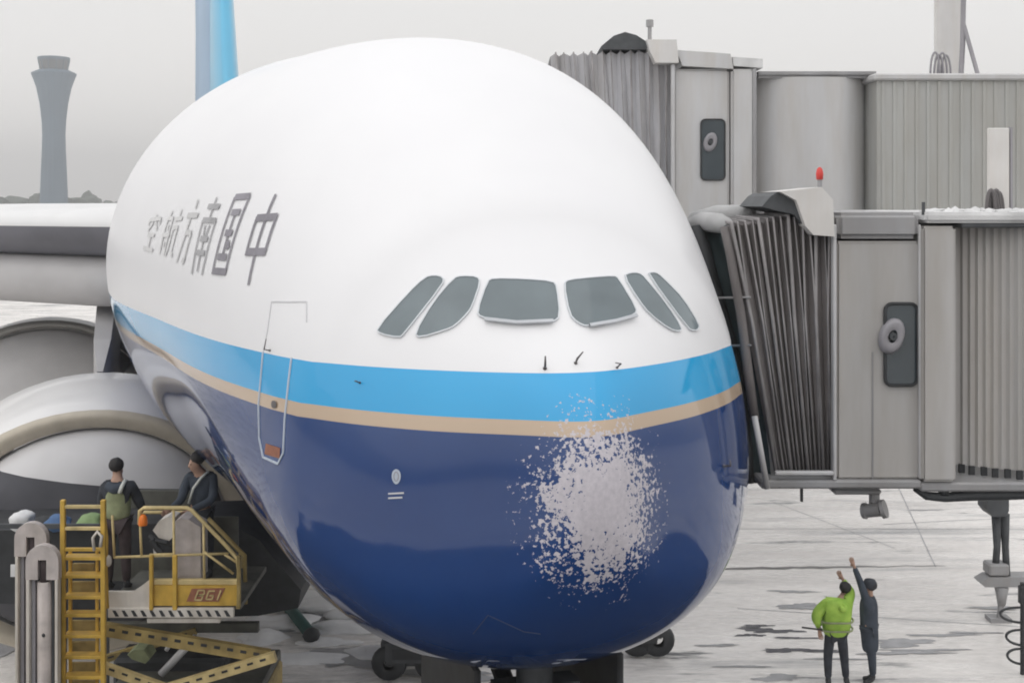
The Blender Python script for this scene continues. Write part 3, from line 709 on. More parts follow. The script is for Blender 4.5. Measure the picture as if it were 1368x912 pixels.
bm = B(); tube(bm, [at(920, 302, 13.2), at(940, 296, 12.9), at(960, 298, 12.6), at(985, 306, 12.3)], [.08, .11, .11, .05], 12); tube(bm, [at(928, 294, 14), at(960, 290, 13.6), at(1010, 285, 13.2)], [.1, .14, .1], 12); lb.part('hood_roll', bm, 'hood_grey', parent=hood, smooth=True)
bm = B(); tube(bm, [at(968, 303, 12.2), at(976, 340, 12.15), at(990, 420, 12.12), at(1000, 500, 12.1), at(1008, 560, 12.1)], .05, 8); lb.part('canopy_frame', bm, 'bellows_brown', parent=hood, smooth=True)
for y in (398, 462):
    bm = B(); tube(bm, [at(950+(y-398)*.2, y, 12.35), at(1003, y-1, 12.05)], .012, 6); lb.part('spreader_bar', bm, 'grey_metal', parent=hood)
# roof unit and hood flap
bm = B(); prism(bm, [(1042, 256), (1098, 250), (1113, 267), (1115, 316), (1087, 314), (1076, 302), (1064, 268)], D-.1, 1.0); lb.part('roof_unit', bm, 'white_box')
bm = B(); prism(bm, [(1018, 276), (1030, 262), (1038, 257), (1052, 262), (1064, 272), (1078, 306), (1060, 286), (1040, 282)], D+.0, 1.2); lb.part('hood_flap', bm, 'dark_metal')
bm = B(); tube(bm, [at(1095, 252, D+.3), at(1095, 238, D+.3)], .025, 8); bl = lb.part('beacon_stem', bm, 'grey_metal')
bm = B(); lathe(bm, [(.01, .0), (.035, .0), (.04, .06), (.03, .11), (.01, .13)], at(1095, 240, D+.3), 12); lb.part('beacon', bm, 'red_light', parent=bl, smooth=True)
# hanging floodlight
bm = B(); tube(bm, [at(1168, 655, D+.2), at(1168, 672, D+.2)], .055, 10); fl = lb.part('lamp_stem', bm, 'grey_metal')
bm = B(); tube(bm, [at(1153, 682, D+.22), at(1157, 682, D+.2), at(1157.5, 682, D+.2), at(1177, 680, D+.1), at(1177.5, 680, D+.1), at(1183, 679, D+.08)], [.08, .085, .07, .07, .095, .095], 16); lb.part('floodlight', bm, 'grey_metal', parent=fl, smooth='auto')

D = 23.0
ub = Thing('jet_bridge', (at(1100, 0, D).x, D+2, 0), 'upper pale grey jet bridge with grey bellows reaching the upper deck door', 'jet bridge')
bm = B(); pbox(bm, 899, 975, 92, 330, D, 4.2, .05, 2); ub.part('cabin', bm, 'upper_metal_hazed', smooth='auto')
bm = B(); prism(bm, [(903, 67), (976, 72), (980, 92), (912, 88)], D-.12, 4.4); ub.part('roof_fascia', bm, 'upper_metal_hazed')
bm = B(); prism(bm, [(979, 76), (1019, 79), (1019, 91), (980, 88)], D-.05, 4.2); ub.part('roof', bm, 'roof_snowy')
bm = B(); pbox(bm, 977, 1008, 92, 330, D-.05, 4.2, .05, 2); ub.part('door_column', bm, 'upper_metal_hazed', smooth='auto')
bm = B(); pbox(bm, 897, 902, 86, 330, D-.12, .15, .02); ub.part('corner_trim', bm, 'pale_strip')
bm = B(); pbox(bm, 1005, 1011, 92, 330, D-.06, .15, .02); ub.part('wall_seam', bm, 'grey_metal')
bridge_window(ub, 937, 968, 160, 240, D, 949, 190, .13)
pleats(ub, 'bellows', (735, 898), (760, 898), (72, 66), (330, 330), D+.15, 3.6, 'bellows_grey', 'bellows_edge', 13)
def rounded(bm, x0, x1, y0, y1, z0, z1, rad):
    P = []
    for cx_, cy_, a0 in ((x1-rad, y0+rad, -90), (x1-rad, y1-rad, 0), (x0+rad, y1-rad, 90), (x0+rad, y0+rad, 180)):
        for k in range(9): a = math.radians(a0+k*11.25); P.append((cx_+rad*math.cos(a), cy_+rad*math.sin(a)))
    lo = [bm.verts.new((*p, z0)) for p in P]; hi = [bm.verts.new((*p, z1)) for p in P]; n = len(P)
    for k in range(n): bm.faces.new((lo[k], lo[(k+1) % n], hi[(k+1) % n], hi[k]))
    bm.faces.new(hi); bm.faces.new(lo[::-1]); return bm
bm = rounded(B(), at(1006, 0, D).x, at(1176, 0, D).x, D+.1, D+3.9, at(0, 330, D).z, at(0, 102, D).z, 1.0); ub.part('rotunda', bm, 'upper_metal_hazed', smooth='auto')
bm = B(); pbox(bm, 1010, 1176, 95, 104, D+.12, 4.0, .06, 2); ub.part('cornice', bm, 'grey_metal', smooth='auto')
# outer tunnel with vertical ribs
bm = B(); pbox(bm, 1172, 1500, 102, 300, D-.2, 3.4, .03); tun = ub.part('tunnel', bm, 'tunnel_metal', smooth='auto')
for i in range(22):
    bm = B(); x = 1178+i*15; pbox(bm, x, x+4.5, 108, 298, D-.225, .05, .008); ub.part('wall_rib', bm, 'tunnel_metal', parent=tun)
bm = B(); pbox(bm, 1168, 1500, 98, 107, D-.3, 3.6, .03); ub.part('roof_edge', bm, 'upper_metal_hazed')
bm = B(); pbox(bm, 905, 1500, 300, 345, D, 4, .03); ub.part('floor_frame', bm, 'grey_metal')
bm = B(); prism(bm, [(864, 53), (904, 53), (907, 84), (876, 84), (868, 68)], D-.2, 1.4); ub.part('roof_unit', bm, 'white_box')
bm = B(); prism(bm, [(803, 62), (820, 48), (835, 43), (850, 47), (867, 58), (864, 66), (805, 66)], D, 1.5); ub.part('hood_flap', bm, 'dark_metal')
bm = B(); tube(bm, [at(868, 54, D+.4), at(868, 34, D+.4)], .04, 8); tube(bm, [at(868, 36, D+.4), at(868, 27, D+.4)], .075, 8); ub.part('beacon', bm, 'grey_metal')
bm = B()
for i in range(14): p = at(1010+i*12, 99, D+.6+(i*29 % 7)*.2); blob(bm, (p.x, p.y, at(0, 99, D).z+.06), (.2, .2, .05), .5, 1, i)
ub.part('rooftop_snow', bm, 'snow', kind='stuff')
# support leg standing on the apron under the bridges
sup = Thing('bridge_support', (at(1335, 0, 22.4).x, 22.4, 0), 'dark two legged jet bridge support standing on pale block at right edge', 'support leg')
Dp = 22.4
bm = B(); prism(bm, [(1320, 655), (1348, 655), (1348, 682), (1344, 690), (1326, 690), (1320, 682)], Dp, .5); sup.part('head_block', bm, 'dark_metal')
for x in (1331, 1342):
    bm = B(); tube(bm, [at(x, 686, Dp+.2), at(x+1, 730, Dp+.2), at(x+(-2 if x < 1335 else 3), 768, Dp+.2)], [.10, .07, .07], 8); sup.part('leg', bm, 'dark_metal', smooth=True)
bm = B(); pbox(bm, 1322, 1349, 754, 769.5, Dp+.05, .35, .03); sup.part('footing', bm, 'grey_metal')
bm = B(); a = at(1310, 783, Dp-.1); prism(bm, [(1310, 778), (1322, 771), (1420, 770), (1420, 784), (1316, 784)], Dp+.05, .35); sup.part('axle_beam', bm, 'grey_metal')
bm = B(); tube(bm, [at(1338, 784, Dp+.1), at(1338, 808, Dp+.1)], [.13, .07], 10); sup.part('jack', bm, 'grey_metal', smooth=True)
bm = B(); box(bm, (at(1338, 0, Dp).x-.2, Dp, 0), (at(1338, 0, Dp).x+.2, Dp+.3, .08)); tube(bm, [at(1338, 800, Dp+.1), (at(1338, 0, Dp).x, Dp+.1, .05)], .06, 8); sup.part('foot', bm, 'grey_metal')
# mast and white panels on the bridge roofs
mast = Thing('roof_mast', at(1268, 102, D+1), 'white mast panel with thin braced pole on the upper bridge roof', 'mast')
bm = B(); box(bm, at(1250, 101, D+1.3), at(1285, -60, D+1.3)+Vector((0, .12, 0)), .02); mast.part('panel', bm, 'white_box')
bm = B(); tube(bm, [at(1284, 98, D+.8), at(1286, 60, D+.8), at(1288, -60, D+.8)], .055, 8); mast.part('pole', bm, 'lens_grey')
bm = B(); tube(bm, [at(1286, 28, D+.8), at(1308, 106, D+.6)], .045, 8); mast.part('brace', bm, 'lens_grey')
def coil(name, cx_, cy_, w_, h_, D_, n, label, m='lens_grey'):
    o = at(cx_, cy_, D_); T = Thing(name, o, label, 'cable'); k = D_/F
    for i in range(n):
        bm = B(); pts = []
        x0 = o.x+(i-(n-1)/2)*w_*k/n*.9
        for j in range(17):
            t = math.pi*j/16; pts.append((x0-math.cos(t)*w_*k*.24, D_+.04*i, o.z+math.sin(t)*h_*k*(1-.1*(i % 2))))
        tube(bm, pts, .022, 6); T.part('loop', bm, m, smooth=True)
coil('coiled_cable', 1258, 100, 26, 30, D+.7, 4, 'grey cable loops at the foot of the mast on the upper bridge')
pn = Thing('roof_panel', at(1336, 286, 13.4), 'tall white upright panel standing on the lower bridge roof', 'panel')
bm = B(); box(bm, at(1321, 287, 13.4), at(1349, 171, 13.4)+Vector((0, .06, 0)), .01); pn.part('board', bm, 'white_box')
bm = B(); box(bm, at(1350, 287, 13.4), at(1353, 170, 13.4)+Vector((0, .08, 0))); pn.part('post', bm, 'lens_grey')
coil('coiled_cable', 1332, 286, 24, 32, 13.2, 4, 'grey cable loops at the foot of the white panel on the lower bridge', 'probe')

# ---------------------------------------------------------------- people
def skinned(chains, sub=1):
    me = bpy.data.meshes.new('tmp'); V = []; E = []; Rd = []; idx = {}
    for ch in chains:
        prev = None
        for (x, y, z, *r) in ch:
            k = (round(x, 4), round(y, 4), round(z, 4))
            if k not in idx: idx[k] = len(V); V.append((x, y, z)); Rd.append(r if len(r) == 2 else [r[0], r[0]])
            i = idx[k]
            if prev is not None and prev != i: E.append((prev, i))
            prev = i
    me.from_pydata(V, E, []); o = bpy.data.objects.new('tmp', me); COL.objects.link(o)
    o.modifiers.new('s', 'SKIN'); o.modifiers['s'].use_smooth_shade = True
    for i, r in enumerate(Rd): me.skin_vertices[0].data[i].radius = r; me.skin_vertices[0].data[i].use_root = (i == 0)
    sb_ = o.modifiers.new('u', 'SUBSURF'); sb_.levels = sub; sb_.render_levels = sub
    dg = bpy.context.evaluated_depsgraph_get(); out = bpy.data.meshes.new_from_object(o.evaluated_get(dg)); bpy.data.objects.remove(o); return out
def part_me(name, me, m, parent):
    me.materials.clear(); me.materials.append(M[m]); me.name = name
    for p in me.polygons: p.use_smooth = True
    o = bpy.data.objects.new(name, me); COL.objects.link(o); o.parent = parent; return o
def person(loc, label, J, jacket, trousers, hairm='hair', rz=0, sc_=1., extras=None, group=None):
    # J: joints in metres (x right, y away from the viewer, z up), feet at z=0
    T = Thing('person', loc, label, 'person', group); sl = J.get('slim', 1); T.e.rotation_euler.z = rz; T.e.scale = (sc_,)*3
    P, C, N, Hd = J['pelvis'], J['chest'], J['neck'], J['head']
    face = Vector(J.get('face', (0, -1, 0))).normalized()
    v = lambda p, *r: (p[0], p[1], p[2], *r)
    body = [[v(P, .12, .1), v(((P[0]+C[0])/2, (P[1]+C[1])/2, (P[2]+C[2])/2), .11, .09), v(C, .13, .1), v(N, .068), v(Vector(Hd)-Vector((0, 0, .07))+face*.02, .07, .075), v(Hd, .085, .09), v(Vector(Hd)+Vector((0, 0, .08)), .065, .07)]]
    nose = Vector(Hd)-Vector((0, 0, .03))+face*.115; body.append([v(Hd, .085, .09), v(nose, .012)])
    jk = [[v(P, .165*sl, .13*sl), v(((P[0]+C[0])/2, (P[1]+C[1])/2, (P[2]+C[2])/2), .155*sl, .125*sl), v(C, .18*sl, .13), v(Vector(C).lerp(Vector(N), .75), .10, .09)]]
    tr = []
    bt = []
    for sd in ('l', 'r'):
        sh, el, wr = J['sh_'+sd], J['el_'+sd], J['wr_'+sd]; hp, kn, an = J['hip_'+sd], J['kn_'+sd], J['an_'+sd]
        hand = Vector(wr)+(Vector(wr)-Vector(el)).normalized()*.08
        body.append([v(C, .13, .1), v(sh, .06), v(el, .042), v(wr, .028), v(hand, .036, .022)])
        ax = (hand-Vector(wr)).normalized(); pr = ax.cross(Vector((0, 1, 0)) if abs(ax.y) < .8 else Vector((1, 0, 0))).normalized(); nn = ax.cross(pr)
        for k, (o_, L) in enumerate(((-.03, .06), (-.01, .075), (.01, .08), (.03, .065))):
            b0 = hand+pr*o_+ax*.02; body.append([v(hand, .036, .022), v(b0, .012), v(b0+ax*L*.5+nn*.01, .0095), v(b0+ax*L+nn*.03, .008)])
        th = Vector(wr)+ax*.03+pr*.035; body.append([v(hand, .036, .022), v(th, .012), v(th+ax*.03+pr*.02, .009)])
        body.append([v(P, .12, .1), v(hp, .085), v(kn, .055), v(an, .038)])
        jk.append([v(C, .18, .13), v(sh, .085), v(el, .065), v(Vector(wr)-ax*.0, .048)])
        tr.append([v((P[0], P[1], P[2]), .145*sl, .125*sl), v(hp, .105), v(kn, .08), v((an[0], an[1], an[2]+.04), .062)])
        fd = Vector(J.get('toe_'+sd, (0, -1, 0))).normalized()
        bt.append([[an[0], an[1], an[2]+.10, .055], [an[0], an[1], an[2], .055], [an[0]+fd.x*.08, an[1]+fd.y*.08, an[2]-.045, .045], [an[0]+fd.x*.18, an[1]+fd.y*.18, an[2]-.05, .038]])
    part_me('body', skinned(body), 'skin', T.e)
    part_me('jacket', skinned(jk), jacket, T.e)
    part_me('trousers', skinned(tr), trousers, T.e)
    for b_ in bt: part_me('boot', skinned([b_]), 'black_rubber', T.e)
    bm = B(); hc = Vector(Hd)+Vector((0, 0, .045))-face*.022; g = bmesh.ops.create_icosphere(bm, subdivisions=3, radius=1)['verts']
    for v_ in g:
        q = v_.co.copy(); k = 1+.03*math.sin(q.x*9)+.03*math.sin(q.y*11+q.z*5); v_.co = hc+Vector((q.x*.098*k, q.y*.102*k, q.z*.095*k))
    part_me('hair', (lambda me: (bm.to_mesh(me), bm.free(), me)[2])(bpy.data.meshes.new('hair')), hairm, T.e)
    eyes = face.cross(Vector((0, 0, 1))).normalized()
    for q in (-1, 1):
        bm = B(); blob(bm, Vector(Hd)+face*.088+eyes*.032*q+Vector((0, 0, .005)), (.012, .012, .009), 0, 1); me = bpy.data.meshes.new('eye'); bm.to_mesh(me); bm.free(); part_me('eye', me, 'hair', T.e)
    if extras: extras(T, J)
    return T
def std(h=1.75, lean=0):
    s = h/1.75
    return {k: Vector(p)*s for k, p in dict(pelvis=(0, 0, .95), chest=(0, 0, 1.32), neck=(0, 0, 1.5), head=(0, 0, 1.62), sh_l=(-.18, 0, 1.40), sh_r=(.18, 0, 1.40), el_l=(-.26, 0, 1.12), el_r=(.26, 0, 1.12),
        wr_l=(-.25, -.06, .88), wr_r=(.25, -.06, .88), hip_l=(-.09, 0, .90), hip_r=(.09, 0, .90), kn_l=(-.11, 0, .49), kn_r=(.11, 0, .49), an_l=(-.12, 0, .09), an_r=(.12, 0, .09)).items()}
# ground crew man in yellow-green jacket, seen from behind, leaning to the right
Dg = 19.45; g0 = at(1117, 0, Dg).x
J = std(1.72); J.update(chest=Vector((.03, .03, 1.26)), neck=Vector((.13, .12, 1.44)), head=Vector((.2, .16, 1.55)), face=(.5, .85, -.3), sh_l=Vector((-.18, .02, 1.38)), sh_r=Vector((.2, .06, 1.38)),
  el_l=Vector((-.34, .0, 1.16)), wr_l=Vector((-.30, -.04, .98)), el_r=Vector((.30, .22, 1.50)), wr_r=Vector((.18, .24, 1.70)), toe_l=(-.2, -1, 0), toe_r=(.3, -1, 0), kn_l=Vector((-.13, .03, .48)), an_l=Vector((-.13, 0, .09)), kn_r=Vector((.14, .02, .48)), an_r=Vector((.17, .02, .09)), hip_l=Vector((-.1, 0, .9)))
def puffy(T, J):
    c = [[(0, 0, .82, .24, .19), (0, .0, 1.0, .25, .2), (.01, .0, 1.2, .265, .2), (.05, .03, 1.38, .18, .15)], [(.01, .0, 1.2, .265, .2), (*J['sh_l'], .12), (*J['el_l'], .10), (*(J['wr_l']+Vector((0, 0, .03))), .07)], [(.01, .0, 1.2, .265, .2), (*J['sh_r'], .12), (*J['el_r'], .09), (*(J['el_r'].lerp(J['wr_r'], .7)), .06)]]
    part_me('padded_coat', skinned(c, 2), 'hiviz', T.e)
    part_me('hood', skinned([[(.0, -.12, 1.40, .08), (.06, -.16, 1.30, .09, .06), (.13, -.10, 1.40, .08)]], 2), 'hiviz', T.e)
    bm = B()
    for z, r in ((.98, .265), (1.12, .275)):
        pts = [(r*math.cos(a), .0+.21*math.sin(a)*1.02, z+.01*math.sin(a*3)) for a in [2*math.pi*k/24 for k in range(25)]]; tube(bm, pts, .016, 6, False)
    me = bpy.data.meshes.new('band'); bm.to_mesh(me); bm.free(); part_me('reflective_band', me, 'vest', T.e)
    bm = B(); tube(bm, [J['wr_l']+Vector((.05, -.05, .0)), J['wr_l']+Vector((-.28, -.02, .03))], .015, 8); me = bpy.data.meshes.new('baton'); bm.to_mesh(me); bm.free(); part_me('baton', me, 'hair', T.e)
person((g0, Dg, 0), 'man in bright yellow green padded coat standing on snowy apron with hand raised', J, 'hiviz', 'cloth_dark', extras=puffy)
# second man in dark clothes, arm stretched up pointing at the aircraft
g1 = at(1161, 0, 19.6).x
J = std(1.72); J.update(slim=.8, pelvis=Vector((0, .0, .93)), chest=Vector((.0, .02, 1.28)), neck=Vector((.01, .03, 1.47)), head=Vector((.02, .02, 1.6)), face=(-.8, .3, .5), sh_l=Vector((-.07, -.12, 1.40)), sh_r=Vector((.07, .14, 1.38)),
  el_l=Vector((-.14, -.02, 1.66)), wr_l=Vector((-.24, .02, 1.93)), el_r=Vector((.10, .16, 1.12)), wr_r=Vector((.02, .0, .92)), hip_l=Vector((-.05, -.06, .9)), hip_r=Vector((.05, .06, .9)),
  kn_l=Vector((.03, -.04, .48)), an_l=Vector((.06, -.02, .09)), kn_r=Vector((.07, .08, .48)), an_r=Vector((.10, .10, .09)), toe_l=(-1, -.2, 0), toe_r=(-1, .1, 0))
def slim(T, J):
    part_me('coat', skinned([[(.02, 0, .50, .13, .11), (.02, 0, .62, .15, .13), (.01, 0, .78, .155, .14), (0, 0, .95, .16, .14), (0, .01, 1.1, .16, .14), (0, .02, 1.25, .165, .15), (0, .02, 1.38, .15, .14), (0, .03, 1.47, .09, .09)]], 2), 'cloth_navy', T.e)
    bm = B(); hd = J['head']; lathe(bm, [(.115, -.02), (.112, .05), (.085, .10), (.01, .12)], hd+Vector((0, 0, .02)), 20); me = bpy.data.meshes.new('hat'); bm.to_mesh(me); bm.free(); part_me('knit_hat', me, 'cloth_dark', T.e)
person((g1, 19.6, 0), 'slim man in dark coat and hat pointing up at the aircraft', J, 'cloth_navy', 'cloth_navy', extras=slim)
# platform crew
PD = 15.6; PZ = at(0, 790, PD).z
J = std(1.76); J.update(head=Vector((-.03, .06, 1.62)), face=(.1, 1, -.3), el_r=Vector((.27, .12, 1.12)), wr_r=Vector((.22, .32, 1.02)), el_l=Vector((-.25, .12, 1.12)), wr_l=Vector((-.18, .32, 1.05)), sh_l=Vector((-.17, 0, 1.40)), sh_r=Vector((.19, 0, 1.40)), toe_l=(0, 1, 0), toe_r=(0, 1, 0))
def vestf(T, J):
    part_me('vest', skinned([[(0, 0, .93, .19, .155), (0, 0, 1.1, .185, .15), (0, 0, 1.32, .195, .15), (0, 0, 1.40, .14, .12)]], 2), 'vest', T.e)
    part_me('collar', skinned([[(-.13, -.05, 1.43, .06), (0, -.12, 1.38, .08), (.13, -.05, 1.43, .06)]], 2), 'cloth_navy', T.e)
    bm = B()
    for x in (.10,): tube(bm, [(x+.02, -.05, 1.49), (x, -.14, 1.42), (x-.02, -.165, 1.34)], .028, 6)
    me = bpy.data.meshes.new('strap'); bm.to_mesh(me); bm.free(); part_me('reflective_band', me, 'reflective', T.e)
person((at(157, 0, PD).x, PD, PZ), 'worker in grey green vest seen from behind on the yellow platform', J, 'cloth_dark', 'cloth_brown', extras=vestf)
J = std(1.74); J.update(head=Vector((-.05, -.06, 1.62)), face=(-.75, -.6, -.25), el_l=Vector((-.22, -.16, 1.12)), wr_l=Vector((-.32, -.28, 1.05)), el_r=Vector((.2, -.12, 1.12)), wr_r=Vector((-.05, -.28, 1.02)))
def stripe(T, J):
    bm = B(); tube(bm, [(.12, -.04, 1.49), (.04, -.13, 1.42), (-.06, -.155, 1.28), (-.12, -.15, 1.08)], .02, 6); me = bpy.data.meshes.new('strap'); bm.to_mesh(me); bm.free(); part_me('reflective_band', me, 'reflective', T.e)
    part_me('vest', skinned([[(.03, .03, .98, .16, .14), (.03, .03, 1.15, .16, .13), (.03, .03, 1.34, .17, .13)]], 2), 'cloth_dark', T.e)
person((at(268, 0, 16.1).x, 16.1, PZ), 'worker facing left in dark jacket with white sash behind the platform rail', J, 'cloth_navy', 'cloth_dark', extras=stripe)

# ---------------------------------------------------------------- yellow scissor loader
LD = 14.95
ld = Thing('platform_loader', (at(230, 0, LD).x, LD+.6, 0), 'yellow scissor lift platform with ladder and guardrails beside the fuselage', 'platform loader')
def pb(name, x0, x1, y0, y1, m, D_=LD, dep=.06, bev=.008, parent=None, label=None):
    bm = B(); pbox(bm, x0, x1, y0, y1, D_, dep, bev); return ld.part(name, bm, m, parent=parent, label=label)
pb('deck', 142, 322, 806, 814, 'olive_dark', LD+.02, 1.55)
sp_ = pb('side_panel', 202, 318, 781, 809, 'yellow', LD-.02, .05)
bm = B(); prism(bm, [(144, 790), (178, 790), (190, 782), (200, 774), (201, 812), (144, 812)], LD-.03, .05); ld.part('step_plate', bm, 'white_paint')
pb('panel_cap', 202, 318, 774, 781, 'yellow_pale', LD-.03, .07)
hz = pb('kick_strip', 144, 312, 812, 825, 'white_paint', LD-.05, .06)
for i in range(13):
    x = 150+i*12.4; bm = B(); prism(bm, [(x, 815), (x+4, 815), (x+9, 823), (x+4, 823)], LD-.056, .01); ld.part('hazard_mark', bm, 'black_rubber', parent=hz)
pb('lower_tray', 196, 294, 825.5, 832, 'white_paint', LD+.0, .3)
# makers lettering on the side panel
lg = B(); prism(lg, [(256, 786), (301, 785), (292, 803), (249, 803)], LD-.028, .006); pl_ = ld.part('nameplate', lg, 'marking_red', parent=sp_)
def seg(bm, a, b, w_=1.9): bar(bm, at(*a, LD-.034), at(*b, LD-.034), .008, w_*LD/F)
bm = B()
for a, b in [((260, 801), (265, 788)), ((265, 788), (273, 788)), ((273, 788), (273, 793)), ((273, 793), (264, 795)), ((264, 795), (271, 795)), ((271, 795), (269, 801)), ((269, 801), (260, 801)),
             ((287, 789), (279, 789)), ((279, 789), (275, 800)), ((275, 800), (283, 800)), ((283, 800), (285, 795)), ((285, 795), (280, 795)), ((295, 788), (290, 801))]: seg(bm, a, b)
ld.part('letter', bm, 'yellow_pale', parent=sp_)
def rail(name, pts, r=.022, D_=LD, m='yellow_pale', parent=None):
    bm = B(); tube(bm, [at(x, y, d_[0] if d_ else D_) for (x, y, *d_) in pts], r, 8); return ld.part(name, bm, m, parent=parent, smooth=True)
gr_ = rail('guardrail', [(186, 700), (187, 682), (192, 678), (250, 678), (256, 681), (300, 726), (317, 745), (319, 760), (318, 812)], .026)
rail('guardrail', [(186, 700, LD+1.5), (190, 684, LD+1.5), (262, 684, LD+1.5), (270, 688, LD+1.5), (312, 732, LD+1.5), (324, 748, LD+1.5), (325, 800, LD+1.5)], .024)
rail('guardrail', [(278, 692), (327, 742), (328, 806)], .03, LD+.9, 'yellow_dirty')
for pts in ([(150, 688), (153, 744)], [(187, 690), (189, 742)], [(201, 740), (201, 812)], [(232, 680), (233, 812)], [(272, 700), (273, 776)], [(152, 744), (305, 739)], [(272, 736), (312, 766)], [(300, 740), (318, 752)]): rail('rail_post', pts, .017)
rail('toe_rail', [(200, 741), (232, 740)], .02)
pb('upright', 199, 204, 742, 815, 'yellow', LD-.07, .05); pb('upright', 230, 236, 742, 815, 'yellow', LD-.07, .05); pb('upright', 316, 321, 742, 812, 'yellow_dirty', LD-.06, .05)
bm = B(); prism(bm, [(233, 697), (240, 692), (252, 694), (268, 704), (268, 774), (233, 776)], LD+.12, .35); ld.part('control_console', bm, 'grime_white')
bm = B(); prism(bm, [(204, 708), (212, 696), (224, 690), (232, 692), (232, 716), (226, 722), (212, 718)], LD+.2, .3); cs = ld.part('control_box', bm, 'white_paint')
bm = B(); tube(bm, [at(200, 716, LD+.15), at(208, 722, LD+.1), at(222, 724, LD+.1), at(231, 728, LD+.15)], .03, 8); tube(bm, [at(203, 720, LD+.1), at(210, 732, LD+.1), at(216, 738, LD+.1)], .045, 8); ld.part('control_lever', bm, 'black_rubber', parent=cs)
bm = B(); prism(bm, [(203, 722), (208, 722), (212, 742), (206, 744)], LD+.18, .05); ld.part('placard', bm, 'bag_white', parent=cs)
bm = B(); lathe(bm, [(.055, -.02), (.06, .0), (.05, .08), (.03, .11), (.005, .12)], at(191, 699, LD), 14); bmx = ld.part('beacon', bm, 'orange_light', smooth=True)
pb('back_wall', 150, 232, 744, 776, 'olive_dark', LD+1.4, .05); pb('back_wall', 268, 318, 690, 776, 'cloth_brown' if False else 'olive_dark', LD+1.4, .05)
pb('back_rail', 156, 262, 655, 679, 'olive_dark', LD+2.2, .08)
# scissor arms and lower frame
def beam(pts, w_, m, D_, hold=True):
    bm = B(); bar(bm, at(*pts[0], D_), at(*pts[1], D_), .09, w_*D_/F); o = ld.part('scissor_arm', bm, m)
    a, b = Vector(pts[0]), Vector(pts[1]); n_ = max(3, int((b-a).length/17))
    for i in range(1, n_):
        p = a.lerp(b, i/n_); d_ = (b-a).normalized()*4.0
        bm = B(); bar(bm, at(*(p-d_), D_-.048), at(*(p+d_), D_-.048), .01, w_*.22*D_/F); ld.part('slot', bm, 'black_rubber', parent=o)
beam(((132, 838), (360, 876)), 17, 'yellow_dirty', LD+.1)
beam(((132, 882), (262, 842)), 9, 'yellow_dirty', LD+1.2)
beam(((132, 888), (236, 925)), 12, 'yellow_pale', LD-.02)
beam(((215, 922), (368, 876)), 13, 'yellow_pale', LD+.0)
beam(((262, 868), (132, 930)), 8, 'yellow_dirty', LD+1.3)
pb('rear_frame', 130, 345, 832, 845, 'olive_dark', LD+1.2, .1)
pb('lower_deck', 142, 345, 925, 945, 'olive_dark', LD+.2, 1.5, .02)
pb('hydraulic_tank', 150, 300, 880, 925, 'black_rubber', LD+.9, .6, .05)
bm = B(); tube(bm, [at(215, 900, LD+.5), at(262, 850, LD+.5)], .05, 10); tube(bm, [at(222, 868, LD+.4), at(228, 858, LD+.4)], .03, 8); ld.part('hydraulic_ram', bm, 'alu', smooth=True)
bm = B(); prism(bm, [(170, 874), (178, 868), (192, 868), (200, 880), (194, 886), (176, 880)], LD+.6, .3); ld.part('pump_cover', bm, 'vest')
zc = at(0, 945, LD).z
for x in (160, 330):
    for dd in (.35, 1.5):
        p = at(x, 0, LD+dd); bm = B(); lathe(bm, [(.2, -.12), (.42, -.13), (.48, 0), (.42, .13), (.2, .12)], (p.x, LD+dd, .48), 24, 'Y'); ld.part('wheel', bm, 'black_rubber', smooth=True)
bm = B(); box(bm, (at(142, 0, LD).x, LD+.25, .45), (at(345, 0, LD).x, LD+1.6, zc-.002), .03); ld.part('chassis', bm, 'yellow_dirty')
# ladder
for x in (83, 137): pb('ladder_rail', x-3.2, x+3.2, 668, 960, 'yellow', LD-.45, .06)
for x in (93, 129): pb('ladder_rail', x-2, x+2, 735, 960, 'yellow', LD-.30, .05)
for i, (y, m) in enumerate([(677, 'yellow_pale'), (706, 'yellow_pale'), (734, 'yellow'), (746, 'yellow'), (770, 'yellow'), (798, 'yellow'), (822, 'yellow'), (850, 'yellow'), (878, 'yellow'), (905, 'yellow'), (932, 'yellow')]):
    pb('step', 84, 136, y-2.2, y+2.2, m, LD-.44, .16 if i > 2 else .04, .004)
pb('tread_plate', 97, 126, 752, 764, 'yellow_dirty', LD-.2, .03); pb('tread_plate', 92, 130, 776, 796, 'yellow_dirty', LD-.16, .03, label='dirty mustard plate between ladder rungs')
for y in (828, 856, 884, 908): pb('tread_plate', 92, 130, y, y+14, 'yellow_dirty', LD-.16, .03)
bm = B(); tube(bm, [at(126, 735, LD-.5), at(124, 718, LD-.5), at(130, 710, LD-.5), at(136, 716, LD-.5), at(134, 730, LD-.5)], .02, 6); ld.part('grab_handle', bm, 'white_paint', smooth=True)
rail('hand_rail', [(140, 690), (143, 720), (142, 760), (144, 812)], .018, LD-.2, 'yellow')
bm = B(); blob(bm, at(145, 749, LD-.2), (.04, .03, .08), .1, 2); ld.part('lamp', bm, 'white_paint', smooth=True)

